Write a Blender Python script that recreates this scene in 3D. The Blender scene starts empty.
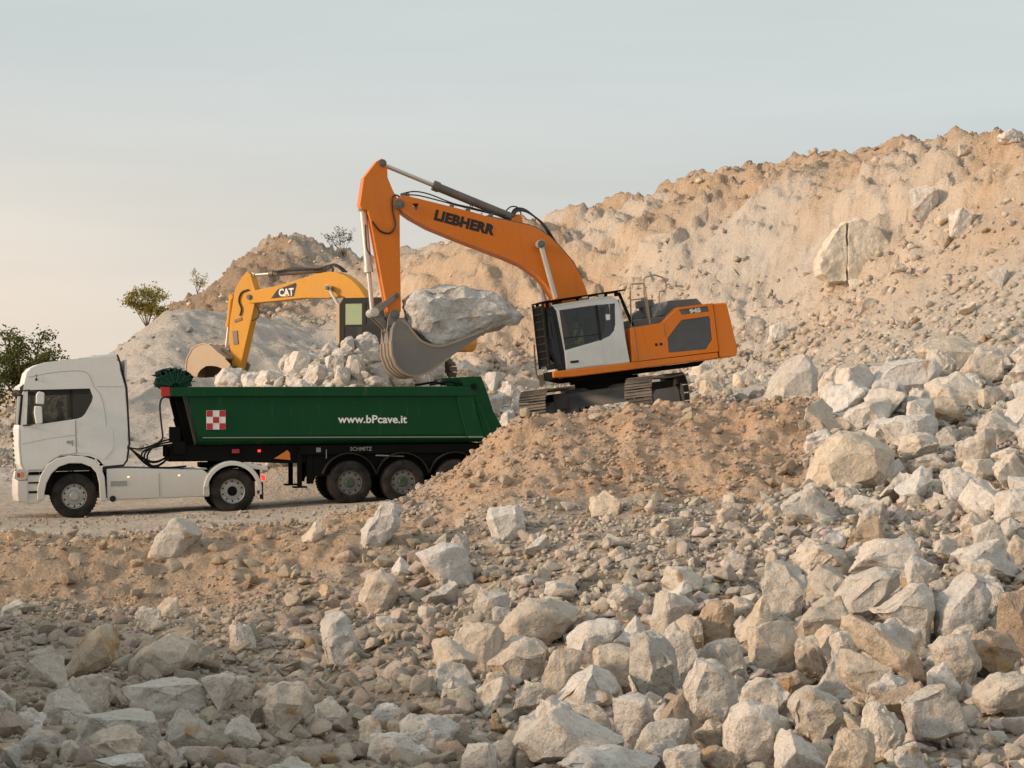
import bpy, bmesh, math, random
import numpy as np
from mathutils import Vector, Matrix, Euler
from mathutils.geometry import tessellate_polygon

SC = bpy.context.scene
COL = SC.collection
R = math.radians
PI = math.pi

# ------------------------------------------------------------------ camera
cam_data = bpy.data.cameras.new('camera')
cam_data.lens = 84.375
cam_data.sensor_width = 36.0
cam_data.clip_start = 0.5
cam_data.clip_end = 5000.0
camera = bpy.data.objects.new('camera', cam_data)
camera.location = (0.0, 0.0, 2.8)
camera.rotation_euler = (R(90.0) + math.atan(16.0 / 2400.0), 0.0, 0.0)
COL.objects.link(camera)
SC.camera = camera

# ------------------------------------------------------------------ sky, sun, exposure
SUN_DIR = Vector((-1.0, -0.30, 0.30)).normalized()        # from the place towards the sun
SUN_EL = math.asin(SUN_DIR.z)
SUN_AZ = math.atan2(SUN_DIR.x, SUN_DIR.y)
world = bpy.data.worlds.new('World')
SC.world = world
world.use_nodes = True
wn, wl = world.node_tree.nodes, world.node_tree.links
wn.clear()
w_out = wn.new('ShaderNodeOutputWorld')
w_bg = wn.new('ShaderNodeBackground')
w_bg.inputs['Strength'].default_value = 0.113
sky = wn.new('ShaderNodeTexSky')
sky.sky_type = 'NISHITA'
sky.sun_disc = False
sky.sun_elevation = SUN_EL
sky.sun_rotation = SUN_AZ
sky.altitude = 100.0
sky.air_density = 1.0
sky.dust_density = 4.0
sky.ozone_density = 1.0
hsv = wn.new('ShaderNodeHueSaturation')
hsv.inputs['Saturation'].default_value = 0.30
wl.new(sky.outputs['Color'], hsv.inputs['Color'])
# thin high veil of cloud that evens the whole dome out
w_tc = wn.new('ShaderNodeTexCoord')
w_map = wn.new('ShaderNodeMapping')
w_map.inputs['Scale'].default_value = (1.0, 1.0, 5.0)
w_noise = wn.new('ShaderNodeTexNoise')
w_noise.inputs['Scale'].default_value = 2.2
w_noise.inputs['Detail'].default_value = 5.0
w_ramp = wn.new('ShaderNodeMapRange')
w_ramp.inputs['From Min'].default_value = 0.3
w_ramp.inputs['From Max'].default_value = 0.7
w_ramp.inputs['To Min'].default_value = 0.68
w_ramp.inputs['To Max'].default_value = 0.80
w_mix = wn.new('ShaderNodeMix')
w_mix.data_type = 'RGBA'
w_sep = wn.new('ShaderNodeSeparateXYZ')
w_el = wn.new('ShaderNodeMapRange')
w_el.inputs['From Min'].default_value = 0.0
w_el.inputs['From Max'].default_value = 0.16
w_el.interpolation_type = 'SMOOTHSTEP'
w_veil = wn.new('ShaderNodeMix')
w_veil.data_type = 'RGBA'
w_veil.inputs[6].default_value = (9.4, 7.5, 5.8, 1.0)      # hazy band over the horizon
w_veil.inputs[7].default_value = (4.75, 5.16, 5.16, 1.0)      # veil higher up
wl.new(w_tc.outputs['Generated'], w_map.inputs['Vector'])
wl.new(w_map.outputs['Vector'], w_noise.inputs['Vector'])
wl.new(w_noise.outputs['Fac'], w_ramp.inputs['Value'])
wl.new(w_tc.outputs['Generated'], w_sep.inputs['Vector'])
wl.new(w_sep.outputs['Z'], w_el.inputs['Value'])
# the sky brightens and warms steadily towards the sun's side
w_dot = wn.new('ShaderNodeVectorMath')
w_dot.operation = 'DOT_PRODUCT'
w_dot.inputs[1].default_value = Vector((SUN_DIR.x, SUN_DIR.y, 0.0)).normalized()
wl.new(w_tc.outputs['Generated'], w_dot.inputs[0])
w_side = wn.new('ShaderNodeMapRange')
w_side.inputs['From Min'].default_value = -1.0
w_side.inputs['From Max'].default_value = 1.0
w_side.inputs['To Min'].default_value = -0.9
w_side.inputs['To Max'].default_value = 2.6
wl.new(w_dot.outputs['Value'], w_side.inputs['Value'])
w_inv = wn.new('ShaderNodeMath')
w_inv.operation = 'SUBTRACT'
w_inv.inputs[0].default_value = 1.0
wl.new(w_el.outputs['Result'], w_inv.inputs[1])
w_gl = wn.new('ShaderNodeMath')
w_gl.operation = 'MULTIPLY'
w_gl.use_clamp = True
wl.new(w_inv.outputs[0], w_gl.inputs[0])
wl.new(w_side.outputs['Result'], w_gl.inputs[1])
w_flip = wn.new('ShaderNodeMath')
w_flip.operation = 'SUBTRACT'
w_flip.inputs[0].default_value = 1.0
wl.new(w_gl.outputs[0], w_flip.inputs[1])
wl.new(w_flip.outputs[0], w_veil.inputs[0])
wl.new(w_ramp.outputs['Result'], w_mix.inputs[0])
wl.new(hsv.outputs['Color'], w_mix.inputs[6])
wl.new(w_veil.outputs[2], w_mix.inputs[7])
w_band = wn.new('ShaderNodeTexNoise')                       # faint streaks of high cloud
w_band.inputs['Scale'].default_value = 1.6
w_band.inputs['Detail'].default_value = 6.0
w_bmap = wn.new('ShaderNodeMapping')
w_bmap.inputs['Scale'].default_value = (1.2, 1.2, 14.0)
w_bmap.inputs['Rotation'].default_value = (0.05, 0.08, 0.4)
w_brng = wn.new('ShaderNodeMapRange')
w_brng.inputs['From Min'].default_value = 0.3
w_brng.inputs['From Max'].default_value = 0.7
w_brng.inputs['To Min'].default_value = 0.93
w_brng.inputs['To Max'].default_value = 1.07
w_bmul = wn.new('ShaderNodeMix')
w_bmul.data_type = 'RGBA'
w_bmul.blend_type = 'MULTIPLY'
w_bmul.inputs[0].default_value = 1.0
wl.new(w_tc.outputs['Generated'], w_bmap.inputs['Vector'])
wl.new(w_bmap.outputs['Vector'], w_band.inputs['Vector'])
wl.new(w_band.outputs['Fac'], w_brng.inputs['Value'])
wl.new(w_mix.outputs[2], w_bmul.inputs[6])
wl.new(w_brng.outputs['Result'], w_bmul.inputs[7])
wl.new(w_bmul.outputs[2], w_bg.inputs['Color'])
wl.new(w_bg.outputs['Background'], w_out.inputs['Surface'])

sun_data = bpy.data.lights.new('sun', 'SUN')
sun_data.energy = 2.5
sun_data.angle = R(6.0)
sun_data.color = (1.0, 0.73, 0.49)
sun = bpy.data.objects.new('sun', sun_data)
sun.rotation_euler = SUN_DIR.to_track_quat('Z', 'Y').to_euler()
sun.location = (-60, -20, 40)
COL.objects.link(sun)

SC.view_settings.view_transform = 'Standard'
SC.view_settings.look = 'None'
SC.view_settings.exposure = 0.36
SC.view_settings.gamma = 1.0
SC.view_settings.use_curve_mapping = False
SC.render.engine = 'CYCLES'
SC.cycles.max_bounces = 5
SC.cycles.diffuse_bounces = 2
SC.cycles.glossy_bounces = 3
SC.cycles.transparent_max_bounces = 8
SC.cycles.use_denoising = True

# ------------------------------------------------------------------ noise
_rs = np.random.RandomState(7)
_PERM = _rs.permutation(512)
_GRAD = _rs.uniform(-1, 1, 512)

def _h2(ix, iy):
    return _GRAD[(_PERM[(ix + _PERM[iy & 511]) & 511]) & 511]

def noise2(x, y):
    x = np.asarray(x, float); y = np.asarray(y, float)
    ix = np.floor(x).astype(int); iy = np.floor(y).astype(int)
    fx = x - ix; fy = y - iy
    sx = fx * fx * fx * (fx * (fx * 6 - 15) + 10); sy = fy * fy * fy * (fy * (fy * 6 - 15) + 10)
    a = _h2(ix, iy); b = _h2(ix + 1, iy); c = _h2(ix, iy + 1); d = _h2(ix + 1, iy + 1)
    return (a + (b - a) * sx) * (1 - sy) + (c + (d - c) * sx) * sy

def fbm2(x, y, octs=4, gain=0.5):
    s = 0.0; a = 1.0; f = 1.0
    for o in range(octs):
        s = s + a * noise2(x * f + 17.3 * o, y * f - 9.1 * o)
        a *= gain; f *= 2.03
    return s

def _h3(ix, iy, iz):
    return _GRAD[(_PERM[(ix + _PERM[(iy + _PERM[iz & 511]) & 511]) & 511]) & 511]

def noise3(p):
    i = np.floor(p).astype(int); f = p - i
    s = f * f * f * (f * (f * 6 - 15) + 10)
    ix, iy, iz = i[:, 0], i[:, 1], i[:, 2]
    def lerp(a, b, t): return a + (b - a) * t
    x00 = lerp(_h3(ix, iy, iz), _h3(ix + 1, iy, iz), s[:, 0]); x10 = lerp(_h3(ix, iy + 1, iz), _h3(ix + 1, iy + 1, iz), s[:, 0])
    x01 = lerp(_h3(ix, iy, iz + 1), _h3(ix + 1, iy, iz + 1), s[:, 0]); x11 = lerp(_h3(ix, iy + 1, iz + 1), _h3(ix + 1, iy + 1, iz + 1), s[:, 0])
    return lerp(lerp(x00, x10, s[:, 1]), lerp(x01, x11, s[:, 1]), s[:, 2])

def fbm3(p, octs=3, gain=0.5):
    s = 0.0; a = 1.0; f = 1.0
    for o in range(octs):
        s = s + a * noise3(p * f + 11.7 * o); a *= gain; f *= 2.1
    return s

def sstep(a, b, x):
    t = np.clip((np.asarray(x, float) - a) / (b - a), 0, 1)
    return t * t * (3 - 2 * t)

# ------------------------------------------------------------------ lie of the land
# survey profiles: bearing (1/1000 of sideways per forward metre) -> [(distance, height) ...]
def surv(y, d):
    return 2.8 - (y - 400.0) * d / 2400.0
def P(*pairs, face=None):
    """face: distance of the foot of the quarry face, which is drawn together to its real steepness"""
    out = []
    for p in pairs:
        if len(p) == 3:
            d = p[0]
            if face and d > face: d = face + (d - face) * .62
            out.append((d, surv(p[2], d)))
        else: out.append(p)
    return out
V = 'v'
NEAR = [(-40, 1.2), (0, 1.2), (9, 0.0), (16, -0.85)]
PROFILES = {
    -2200: P((-40, 2.5), (0, 2.5), (12, 2.0), (24, 2.2), (40, 1.9), (47, 1.0), (52, 0.2), (62, 0.0), (90, 2.0), (140, 2.5), (240, 2)),  # outer end of the added shading bank, out of view
    -600: P((-40, 1.6), (0, 1.8), (9, 1.8), (16, 2.2), (28, 2.4), (38, 2.1), (43, 1.3), (48, 0.4), (52, 0.0), (62, 0.0), (75, 0.8), (100, 2.4), (140, 2.5), (240, 2)),  # unseen bank left of the view, raised to shade the near ground
    -350: P(*NEAR, (24, 1.0), (36, 1.4), (42, 0.6), (47, 0.0), (51, 0), (62, 0), (75, .8), (100, 2.4), (140, 2.4), (240, 2)),  # inner flank of the same unseen shading bank
    -100: P(*NEAR, (24, -0.95), (34, -1.1), (44.0, V, 604), (46.3, V, 547), (50, 0), (62, 0), (75, .7), (90, V, 408), (105, V, 402), (140, 2.5), (240, 2)),
    0: P(*NEAR, (24, V, 772), (34, V, 684), (44.0, V, 605), (46.3, V, 547), (50, 0), (62, 0), (75, .8), (90, V, 408), (105, V, 399), (140, 2.6), (240, 2)),
    60: P(*NEAR, (24, V, 772), (34, V, 682), (44.1, V, 604), (46.5, V, 546), (50, 0), (62, 0), (75, .9), (88, V, 408), (98, V, 388), (105, V, 380), (115, 3.4), (140, 3), (240, 2)),
    110: P(*NEAR, (24, V, 772), (34, V, 682), (44.1, V, 603), (46.5, V, 545), (50, 0.02), (62, 0.05), (72, .7), (82, V, 415), (90, V, 386), (97, V, 356), (102, V, 348), (110, 4.4), (140, 3.5), (240, 2)),
    165: P(*NEAR, (24, V, 772), (34, V, 682), (44.1, V, 603), (46.5, V, 545), (50, 0.05), (62, 0.1), (68, .4), (76, 1.4), (85, V, 388), (92, V, 352), (98, V, 323), (103, V, 315), (110, V, 317), (122, V, 312), (130, V, 306), (150, 5), (240, 2)),
    200: P(*NEAR, (24, V, 772), (34, V, 680), (44, V, 600), (46.5, V, 542), (50, 0.1), (62, 0.15), (68, .8), (76, 2.0), (84, 3.2), (91, 3.5), (95, V, 348), (100, V, 318), (104, V, 309), (112, 6.3), (122, V, 297), (130, V, 288), (150, 6), (240, 2)),
    240: P(*NEAR, (24, V, 772), (34, V, 680), (43.8, V, 596), (46.5, V, 538), (50, 0.15), (57, .12), (62.5, .2), (65, 1.3), (69, V, 389), (74, 2.9), (80, 3.3), (92, 3.4), (96, V, 348), (101, V, 320), (105, V, 311), (112, V, 309), (122, V, 276), (130, V, 258), (150, 8), (240, 2)),
    280: P(*NEAR, (24, V, 772), (34, V, 680), (41, V, 614), (46, V, 540), (50, 0.2), (57, .18), (62.5, .25), (65, 1.8), (69, V, 374), (74, 3.1), (80, 3.4), (92, 3.4), (97, V, 348), (102, V, 323), (106, V, 316), (112, V, 311), (122, V, 262), (130, V, 233), (136, V, 238), (150, 9), (240, 2)),
    310: P(*NEAR, (24, V, 772), (34, V, 680), (41, V, 612), (46, V, 535), (50, 0.25), (57, .22), (62.5, .3), (65, 2.0), (69, V, 361), (74, 3.2), (80, 3.4), (92, 3.4), (98, V, 350), (104, V, 328), (110, V, 312), (118, V, 276), (128, V, 236), (136, V, 240), (150, 9), (240, 2)),
    345: P(*NEAR, (24, V, 772), (34, V, 680), (41, V, 610), (46, V, 528), (50, 0.4), (57, .28), (62.5, .32), (65, 2.2), (68.5, V, 345), (74, 3.3), (80, 3.4), (92, 3.4), (98, V, 352), (104, V, 330), (112, V, 300), (120, V, 266), (127, V, 249), (150, 9), (240, 2)),
    375: P(*NEAR, (24, V, 772), (34, V, 680), (40.5, V, 610), (45.5, V, 528), (49.5, V, 508), (53, .5), (57, .3), (62.5, .34), (65.5, 2.2), (69, V, 345), (74, 3.3), (80, 3.4), (91, 3.4), (98, V, 350), (104, V, 325), (112, V, 288), (118, V, 262), (124, V, 250), (150, 9), (240, 2)),
    400: P(*NEAR, (24, V, 772), (34, V, 678), (40.5, V, 606), (45, V, 540), (49, V, 506), (52, V, 500), (54, .5), (57, .3), (62.5, .34), (66, 2.0), (69.5, V, 358), (74, 3.2), (80, 3.3), (90, 3.4), (97, V, 352), (102, V, 325), (110, V, 285), (116, V, 258), (122, V, 250), (150, 10), (240, 2), face=97),
    440: P(*NEAR, (24, V, 772), (34, V, 676), (40.5, V, 604), (45, V, 540), (49, V, 496), (52, V, 478), (54, .9), (56.3, .35), (63, .36), (66.5, 1.9), (70, V, 374), (76, 2.9), (88, 3.3), (94, V, 364), (100, V, 338), (106, V, 288), (111, V, 245), (114, V, 233), (150, 10), (240, 2), face=94),
    470: P(*NEAR, (24, V, 772), (34, V, 676), (40.5, V, 602), (44.5, V, 540), (48, V, 492), (51.5, V, 453), (54, 1.2), (56.5, .4), (62.8, .4), (66, 1.7), (70, 2.8), (78, 3.0), (88, V, 374), (95, V, 352), (102, V, 305), (109, V, 250), (113, V, 227), (150, 10), (240, 2), face=88),
    500: P(*NEAR, (24, V, 772), (34, V, 674), (40, V, 600), (44, V, 540), (48, V, 480), (51.5, V, 431), (54, 1.7), (57, .75), (62, .7), (65, 1.5), (70, 2.4), (78, 2.9), (88, V, 374), (95, V, 351), (102, V, 303), (108, V, 248), (112, V, 222), (150, 10), (240, 2), face=88),
    530: P(*NEAR, (24, V, 772), (34, V, 672), (40, V, 596), (44, V, 536), (47.5, V, 476), (51.5, V, 421), (54, 2.05), (58, 1.75), (62, 1.88), (70, 2.1), (78, 2.8), (88, V, 372), (95, V, 350), (101, V, 302), (107, V, 242), (110, V, 217), (118, V, 215), (150, 10), (240, 2), face=88),
    600: P(*NEAR, (24, V, 770), (32, V, 680), (38, V, 604), (43, V, 536), (47.8, V, 482), (51.5, V, 412), (56, 2.15), (60, 2.15), (70, 2.3), (78, 2.7), (86, V, 369), (94, V, 346), (100, V, 298), (105, V, 240), (108, V, 209), (116, V, 208), (150, 10), (240, 2), face=86),
    700: P(*NEAR, (24, V, 768), (32, V, 670), (38, V, 594), (43, V, 530), (47.8, V, 478), (51.5, V, 408), (56, 2.4), (60, 2.5), (70, 2.8), (76, 3.1), (82, V, 366), (90, V, 335), (96, V, 282), (101, V, 215), (104, V, 182), (112, V, 181), (150, 10), (240, 2), face=82),
    760: P(*NEAR, (24, V, 768), (32, V, 664), (38, V, 588), (43, V, 526), (47.8, V, 474), (51.5, V, 409), (56, 2.5), (62, 2.7), (70, 3.0), (80, V, 362), (87, V, 325), (93, V, 272), (98, V, 205), (101, V, 169), (110, V, 168), (150, 10), (240, 2), face=80),
    800: P(*NEAR, (24, V, 768), (32, V, 658), (38, V, 580), (43, V, 518), (47.8, V, 470), (51.5, V, 406), (56, 2.7), (62, 2.9), (70, 3.1), (78, V, 358), (84, V, 322), (90, V, 268), (96, V, 198), (99.5, V, 160), (110, V, 160), (150, 10), (240, 2), face=78),
    870: P(*NEAR, (24, V, 768), (32, V, 646), (40, V, 548), (46, V, 478), (50, V, 430), (54, V, 393), (58, 3.0), (66, 3.4), (74, V, 352), (81, V, 305), (87, V, 250), (92, V, 185), (95.5, V, 142), (106, V, 143), (150, 10), (240, 2), face=74),
    950: P(*NEAR, (24, V, 768), (32, V, 636), (40, V, 536), (46, V, 466), (50, V, 420), (55, V, 376), (60, 3.6), (70, V, 346), (77, V, 300), (84, V, 235), (89, V, 165), (92, V, 128), (102, V, 130), (150, 10), (240, 2), face=70),
    1024: P(*NEAR, (24, V, 764), (32, V, 626), (40, V, 524), (46, V, 452), (50, V, 410), (55, V, 366), (60, 3.8), (66, V, 346), (73, V, 300), (80, V, 232), (85, V, 170), (89, V, 129), (100, V, 130), (150, 10), (240, 2), face=66),
    1200: P(*NEAR, (24, V, 755), (32, V, 610), (40, V, 505), (46, V, 435), (54, V, 365), (60, V, 348), (68, V, 290), (76, V, 210), (82, V, 130), (95, V, 125), (150, 10), (240, 2), face=60),
    1600: P((-40, 2), (0, 1.6), (9, 1.2), (18, .6), (30, 1.0), (40, 2.4), (50, 4.2), (58, 6), (66, 10), (74, 13), (90, 14), (150, 10), (240, 2)),
    3200: P((-40, 3), (0, 2.4), (9, 2.2), (18, 2.6), (30, 4), (42, 7), (54, 11), (66, 13), (90, 14), (150, 10), (240, 2)),
}
_ds = np.arange(-40, 240.01, 0.5)
_cu = np.array(sorted(PROFILES), float)
_tab = []
for _u in _cu:
    _p = np.array(PROFILES[int(_u)], float)
    _tab.append(np.interp(_ds, _p[:, 0], _p[:, 1]))
_tab = np.array(_tab)
_k = np.exp(-0.5 * (np.arange(-4, 5) * 0.5 / 0.6) ** 2); _k /= _k.sum()
_pad = np.pad(_tab, ((0, 0), (4, 4)), mode='edge')
_tab = np.array([np.convolve(r, _k, mode='valid') for r in _pad])
_us = np.arange(-2200, 3201, 8.0)
_T = np.array([np.interp(_us, _cu, _tab[:, j]) for j in range(len(_ds))]).T
_k = np.exp(-0.5 * (np.arange(-5, 6) * 8.0 / 11.0) ** 2); _k /= _k.sum()
_pad = np.pad(_T, ((5, 5), (0, 0)), mode='edge')
_T = np.array([np.convolve(_pad[:, j], _k, mode='valid') for j in range(len(_ds))]).T

def bearing(x, y):
    return 512.0 + 2400.0 * np.asarray(x, float) / np.maximum(np.asarray(y, float), 9.0)

def base_height(x, y):
    u = np.clip((bearing(x, y) + 2200.0) / 8.0, 0, len(_us) - 1.001)
    d = np.clip((np.asarray(y, float) + 40.0) / 0.5, 0, len(_ds) - 1.001)
    iu = u.astype(int); idd = d.astype(int); fu = u - iu; fd = d - idd
    return ((_T[iu, idd] * (1 - fu) + _T[iu + 1, idd] * fu) * (1 - fd) + (_T[iu, idd + 1] * (1 - fu) + _T[iu + 1, idd + 1] * fu) * fd)

def zones(x, y):
    """weights of the kinds of ground at a place"""
    u = bearing(x, y); d = np.asarray(y, float)
    wob = 26 * fbm2(x * 0.5, y * 0.5, 3); wd = 1.2 * fbm2(x * 0.4 + 5, y * 0.4, 3)
    cliff = sstep(78, 90, d + 0.012 * (u - 500) + wd)
    road = sstep(49.5, 51, d + wd * .5) * (1 - sstep(64, 70, d)) * (1 - sstep(400, 440, u + wob * .4))
    berm = sstep(425, 455, u + wob) * (1 - sstep(800, 840, u + wob)) * sstep(45, 46.5, d + wd) * (1 - sstep(55, 57, d))
    bank = (1 - sstep(330, 460, u + 2 * wob)) * sstep(42.0, 44.5, d + wd) * (1 - sstep(48.5, 50.0, d + wd * .5))
    mound = sstep(80, 112, u) * (1 - sstep(300, 372, u + wob)) * sstep(66, 80, d) * (1 - sstep(106, 109, d + wd))
    hill = (1 - sstep(380, 430, u + wob)) * sstep(109, 112, d + wd)
    return dict(u=u, d=d, cliff=cliff, road=road, berm=berm, bank=bank, mound=mound, hill=hill)

def height(x, y, pit=True):
    x = np.asarray(x, float); y = np.asarray(y, float)
    z = base_height(x, y)
    q = zones(x, y)
    rough = sstep(66, 84, q['d'])
    soft = q['mound']
    cl = np.clip(rough - 0.75 * soft, 0, 1)
    z = z + cl * (0.26 * fbm2(x * .22, y * .22, 3) + 0.16 * np.abs(fbm2(x * .8 + 3, y * .6, 3)) - 0.20 + .08 * fbm2(x * 2.1, y * 2.0, 3) - .10 * np.abs(fbm2(x * 4.6, y * 4.2, 2)))
    ridge = np.abs(fbm2((x + .45 * y) * 1.15 + 31, (y - .3 * x) * .16, 4))
    z = z + cl * sstep(70, 84, q['d']) * (.42 * (ridge - .35) - .16 * np.abs(fbm2((x + .45 * y) * 3.4, (y - .3 * x) * .55 + 11, 3)))
    z = z + cl * sstep(86, 96, q['d']) * 0.26 * fbm2((x + .6 * y) * .9, (y - .6 * x) * .18, 3)      # run-out streaks down the face
    # broken ledges: the face steps down in uneven benches
    face = cl * sstep(74, 84, q['d'] + .012 * (q['u'] - 500)) * sstep(430, 480, q['u'])
    for hgt, frq, amp, off in ((1.25, .30, .62, 0.0), (.52, .8, .42, 37.0)):
        st = z / hgt + 1.5 * fbm2(x * frq + off, y * frq * .7 - off, 3)
        fr = st - np.floor(st)
        z = z + face * amp * hgt * (sstep(.30, .95, fr) - fr) * (.35 + .65 * sstep(-.3, .3, fbm2(x * .21 + off, y * .21, 2)))
    z = z + soft * (0.22 * fbm2(x * .35, y * .35, 3) + .06 * fbm2(x * 1.4, y * 1.4, 3))
    front = (1 - rough)
    z = z + front * (1 - q['road']) * (0.10 * fbm2(x * .7, y * .7, 3) + 0.045 * fbm2(x * 2.7, y * 2.7, 3) * (1 + 1.2 * q['berm'] + .8 * q['bank']))
    z = z + front * q['berm'] * (0.09 * fbm2(x * 1.1 + 40, y * .6, 3) - .03 + .07 * np.abs(fbm2(x * 3.1, y * 3.1, 2)))
    z = z + front * q['bank'] * .10 * fbm2(x * 1.6 + 20, y * .7, 3)
    if pit:                                                  # the ground drops away between the blocks of the dense heap
        z = z - .20 * sstep(450, 540, q['u']) * (1 - sstep(35.5, 39.5, q['d'] - .006 * (q['u'] - 560))) - .10 * sstep(820, 880, q['u']) * sstep(40, 44, q['d']) * (1 - sstep(55, 58, q['d']))
    z = z + q['road'] * .018 * fbm2(x * 1.3, y * 4.0, 3)
    return z
def h1(x, y):
    return float(height(np.array([x]), np.array([y]))[0])
# ---- end of land functions

# ------------------------------------------------------------------ materials
def new_mat(name):
    m = bpy.data.materials.new(name); m.use_nodes = True
    nt = m.node_tree; nt.nodes.clear()
    out = nt.nodes.new('ShaderNodeOutputMaterial')
    bs = nt.nodes.new('ShaderNodeBsdfPrincipled')
    nt.links.new(bs.outputs[0], out.inputs['Surface'])
    return m, nt, bs

def N(nt, kind, **kw):
    n = nt.nodes.new(kind)
    for k, v in kw.items():
        if k in n.inputs: n.inputs[k].default_value = v
        else: setattr(n, k, v)
    return n

def mixc(nt, fac, a, b, mode='MIX'):
    n = nt.nodes.new('ShaderNodeMix'); n.data_type = 'RGBA'; n.blend_type = mode
    for idx, val in ((0, fac), (6, a), (7, b)):
        if hasattr(val, 'is_linked') or hasattr(val, 'links'): nt.links.new(val, n.inputs[idx])
        elif idx == 0: n.inputs[0].default_value = val
        else: n.inputs[idx].default_value = (*val, 1.0) if len(val) == 3 else val
    return n.outputs[2]

def mrange(nt, sock, a, b, c=0.0, d=1.0):
    n = N(nt, 'ShaderNodeMapRange')
    n.inputs['From Min'].default_value = a; n.inputs['From Max'].default_value = b
    n.inputs['To Min'].default_value = c; n.inputs['To Max'].default_value = d
    nt.links.new(sock, n.inputs['Value']); return n.outputs['Result']

def noise_n(nt, vec, scale, detail=4.0, rough=0.55):
    n = N(nt, 'ShaderNodeTexNoise', Scale=scale, Detail=detail, Roughness=rough)
    nt.links.new(vec, n.inputs['Vector']); return n.outputs['Fac']

def bump_n(nt, h, strength, dist, prev=None):
    b = N(nt, 'ShaderNodeBump', Strength=strength, Distance=dist)
    nt.links.new(h, b.inputs['Height'])
    if prev is not None: nt.links.new(prev, b.inputs['Normal'])
    return b.outputs['Normal']

DUST = (0.46, 0.38, 0.29)
def paint(name, col, rough=0.45, metal=0.0, dust=0.25, scale=1.6, spec=0.4, relief=.12, mud=None, streak=0.0):
    """painted or bare metal with settled dust and small scuffs"""
    m, nt, bs = new_mat(name)
    tc = N(nt, 'ShaderNodeTexCoord')
    big = noise_n(nt, tc.outputs['Object'], scale, 6, .65)
    fine = noise_n(nt, tc.outputs['Object'], scale * 9, 4, .6)
    base = mixc(nt, mrange(nt, fine, .35, .75, 0, .16), col, tuple(c * .62 for c in col))
    dm = N(nt, 'ShaderNodeMath', operation='MULTIPLY')
    nt.links.new(mrange(nt, big, .40, .72), dm.inputs[0]); dm.inputs[1].default_value = dust
    c = mixc(nt, dm.outputs[0], base, DUST)
    if streak:                                              # runs of grime and rubbed paint
        mp = N(nt, 'ShaderNodeMapping'); mp.inputs['Scale'].default_value = (5.0, 5.0, .7)
        nt.links.new(tc.outputs['Object'], mp.inputs['Vector'])
        sn = noise_n(nt, mp.outputs['Vector'], 1.3, 6, .7)
        c = mixc(nt, mrange(nt, sn, .52, .78, 0, streak), c, tuple(k * .45 + .02 for k in col))
        c = mixc(nt, mrange(nt, sn, .30, .42, streak * .6, 0), c, tuple(k * .7 + .3 * d for k, d in zip(col, DUST)))
    if mud:                                                 # spray thrown up from the wheels
        sp = N(nt, 'ShaderNodeSeparateXYZ'); nt.links.new(tc.outputs['Object'], sp.inputs[0])
        ad = N(nt, 'ShaderNodeMath', operation='MULTIPLY_ADD'); nt.links.new(fine, ad.inputs[0]); ad.inputs[1].default_value = .9
        nt.links.new(sp.outputs['Z'], ad.inputs[2])
        c = mixc(nt, mrange(nt, ad.outputs[0], mud[0], mud[1], mud[2], 0), c, (.42, .335, .25))
    nt.links.new(c, bs.inputs['Base Color'])
    nt.links.new(mrange(nt, big, .3, .7, rough * .8, min(1, rough * 1.35)), bs.inputs['Roughness'])
    bs.inputs['Metallic'].default_value = metal
    bs.inputs['Specular IOR Level'].default_value = spec
    nt.links.new(bump_n(nt, fine, relief, .006), bs.inputs['Normal'])
    return m

def emit(name, col, strength):
    m, nt, bs = new_mat(name)
    bs.inputs['Base Color'].default_value = (*col, 1)
    bs.inputs['Emission Color'].default_value = (*col, 1)
    bs.inputs['Emission Strength'].default_value = strength
    return m

def glass(name, tint, gloss=0.16):
    m = bpy.data.materials.new(name); m.use_nodes = True
    nt = m.node_tree; nt.nodes.clear()
    out = N(nt, 'ShaderNodeOutputMaterial')
    tr = N(nt, 'ShaderNodeBsdfTransparent'); tr.inputs[0].default_value = (*tint, 1)
    gl = N(nt, 'ShaderNodeBsdfGlossy', Roughness=0.04)
    gl.inputs['Color'].default_value = (.9, .95, 1, 1)
    fr = N(nt, 'ShaderNodeFresnel', IOR=1.45)
    mx = N(nt, 'ShaderNodeMixShader')
    nt.links.new(fr.outputs[0], mx.inputs[0])
    nt.links.new(tr.outputs[0], mx.inputs[1]); nt.links.new(gl.outputs[0], mx.inputs[2])
    nt.links.new(mx.outputs[0], out.inputs['Surface'])
    return m

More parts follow.
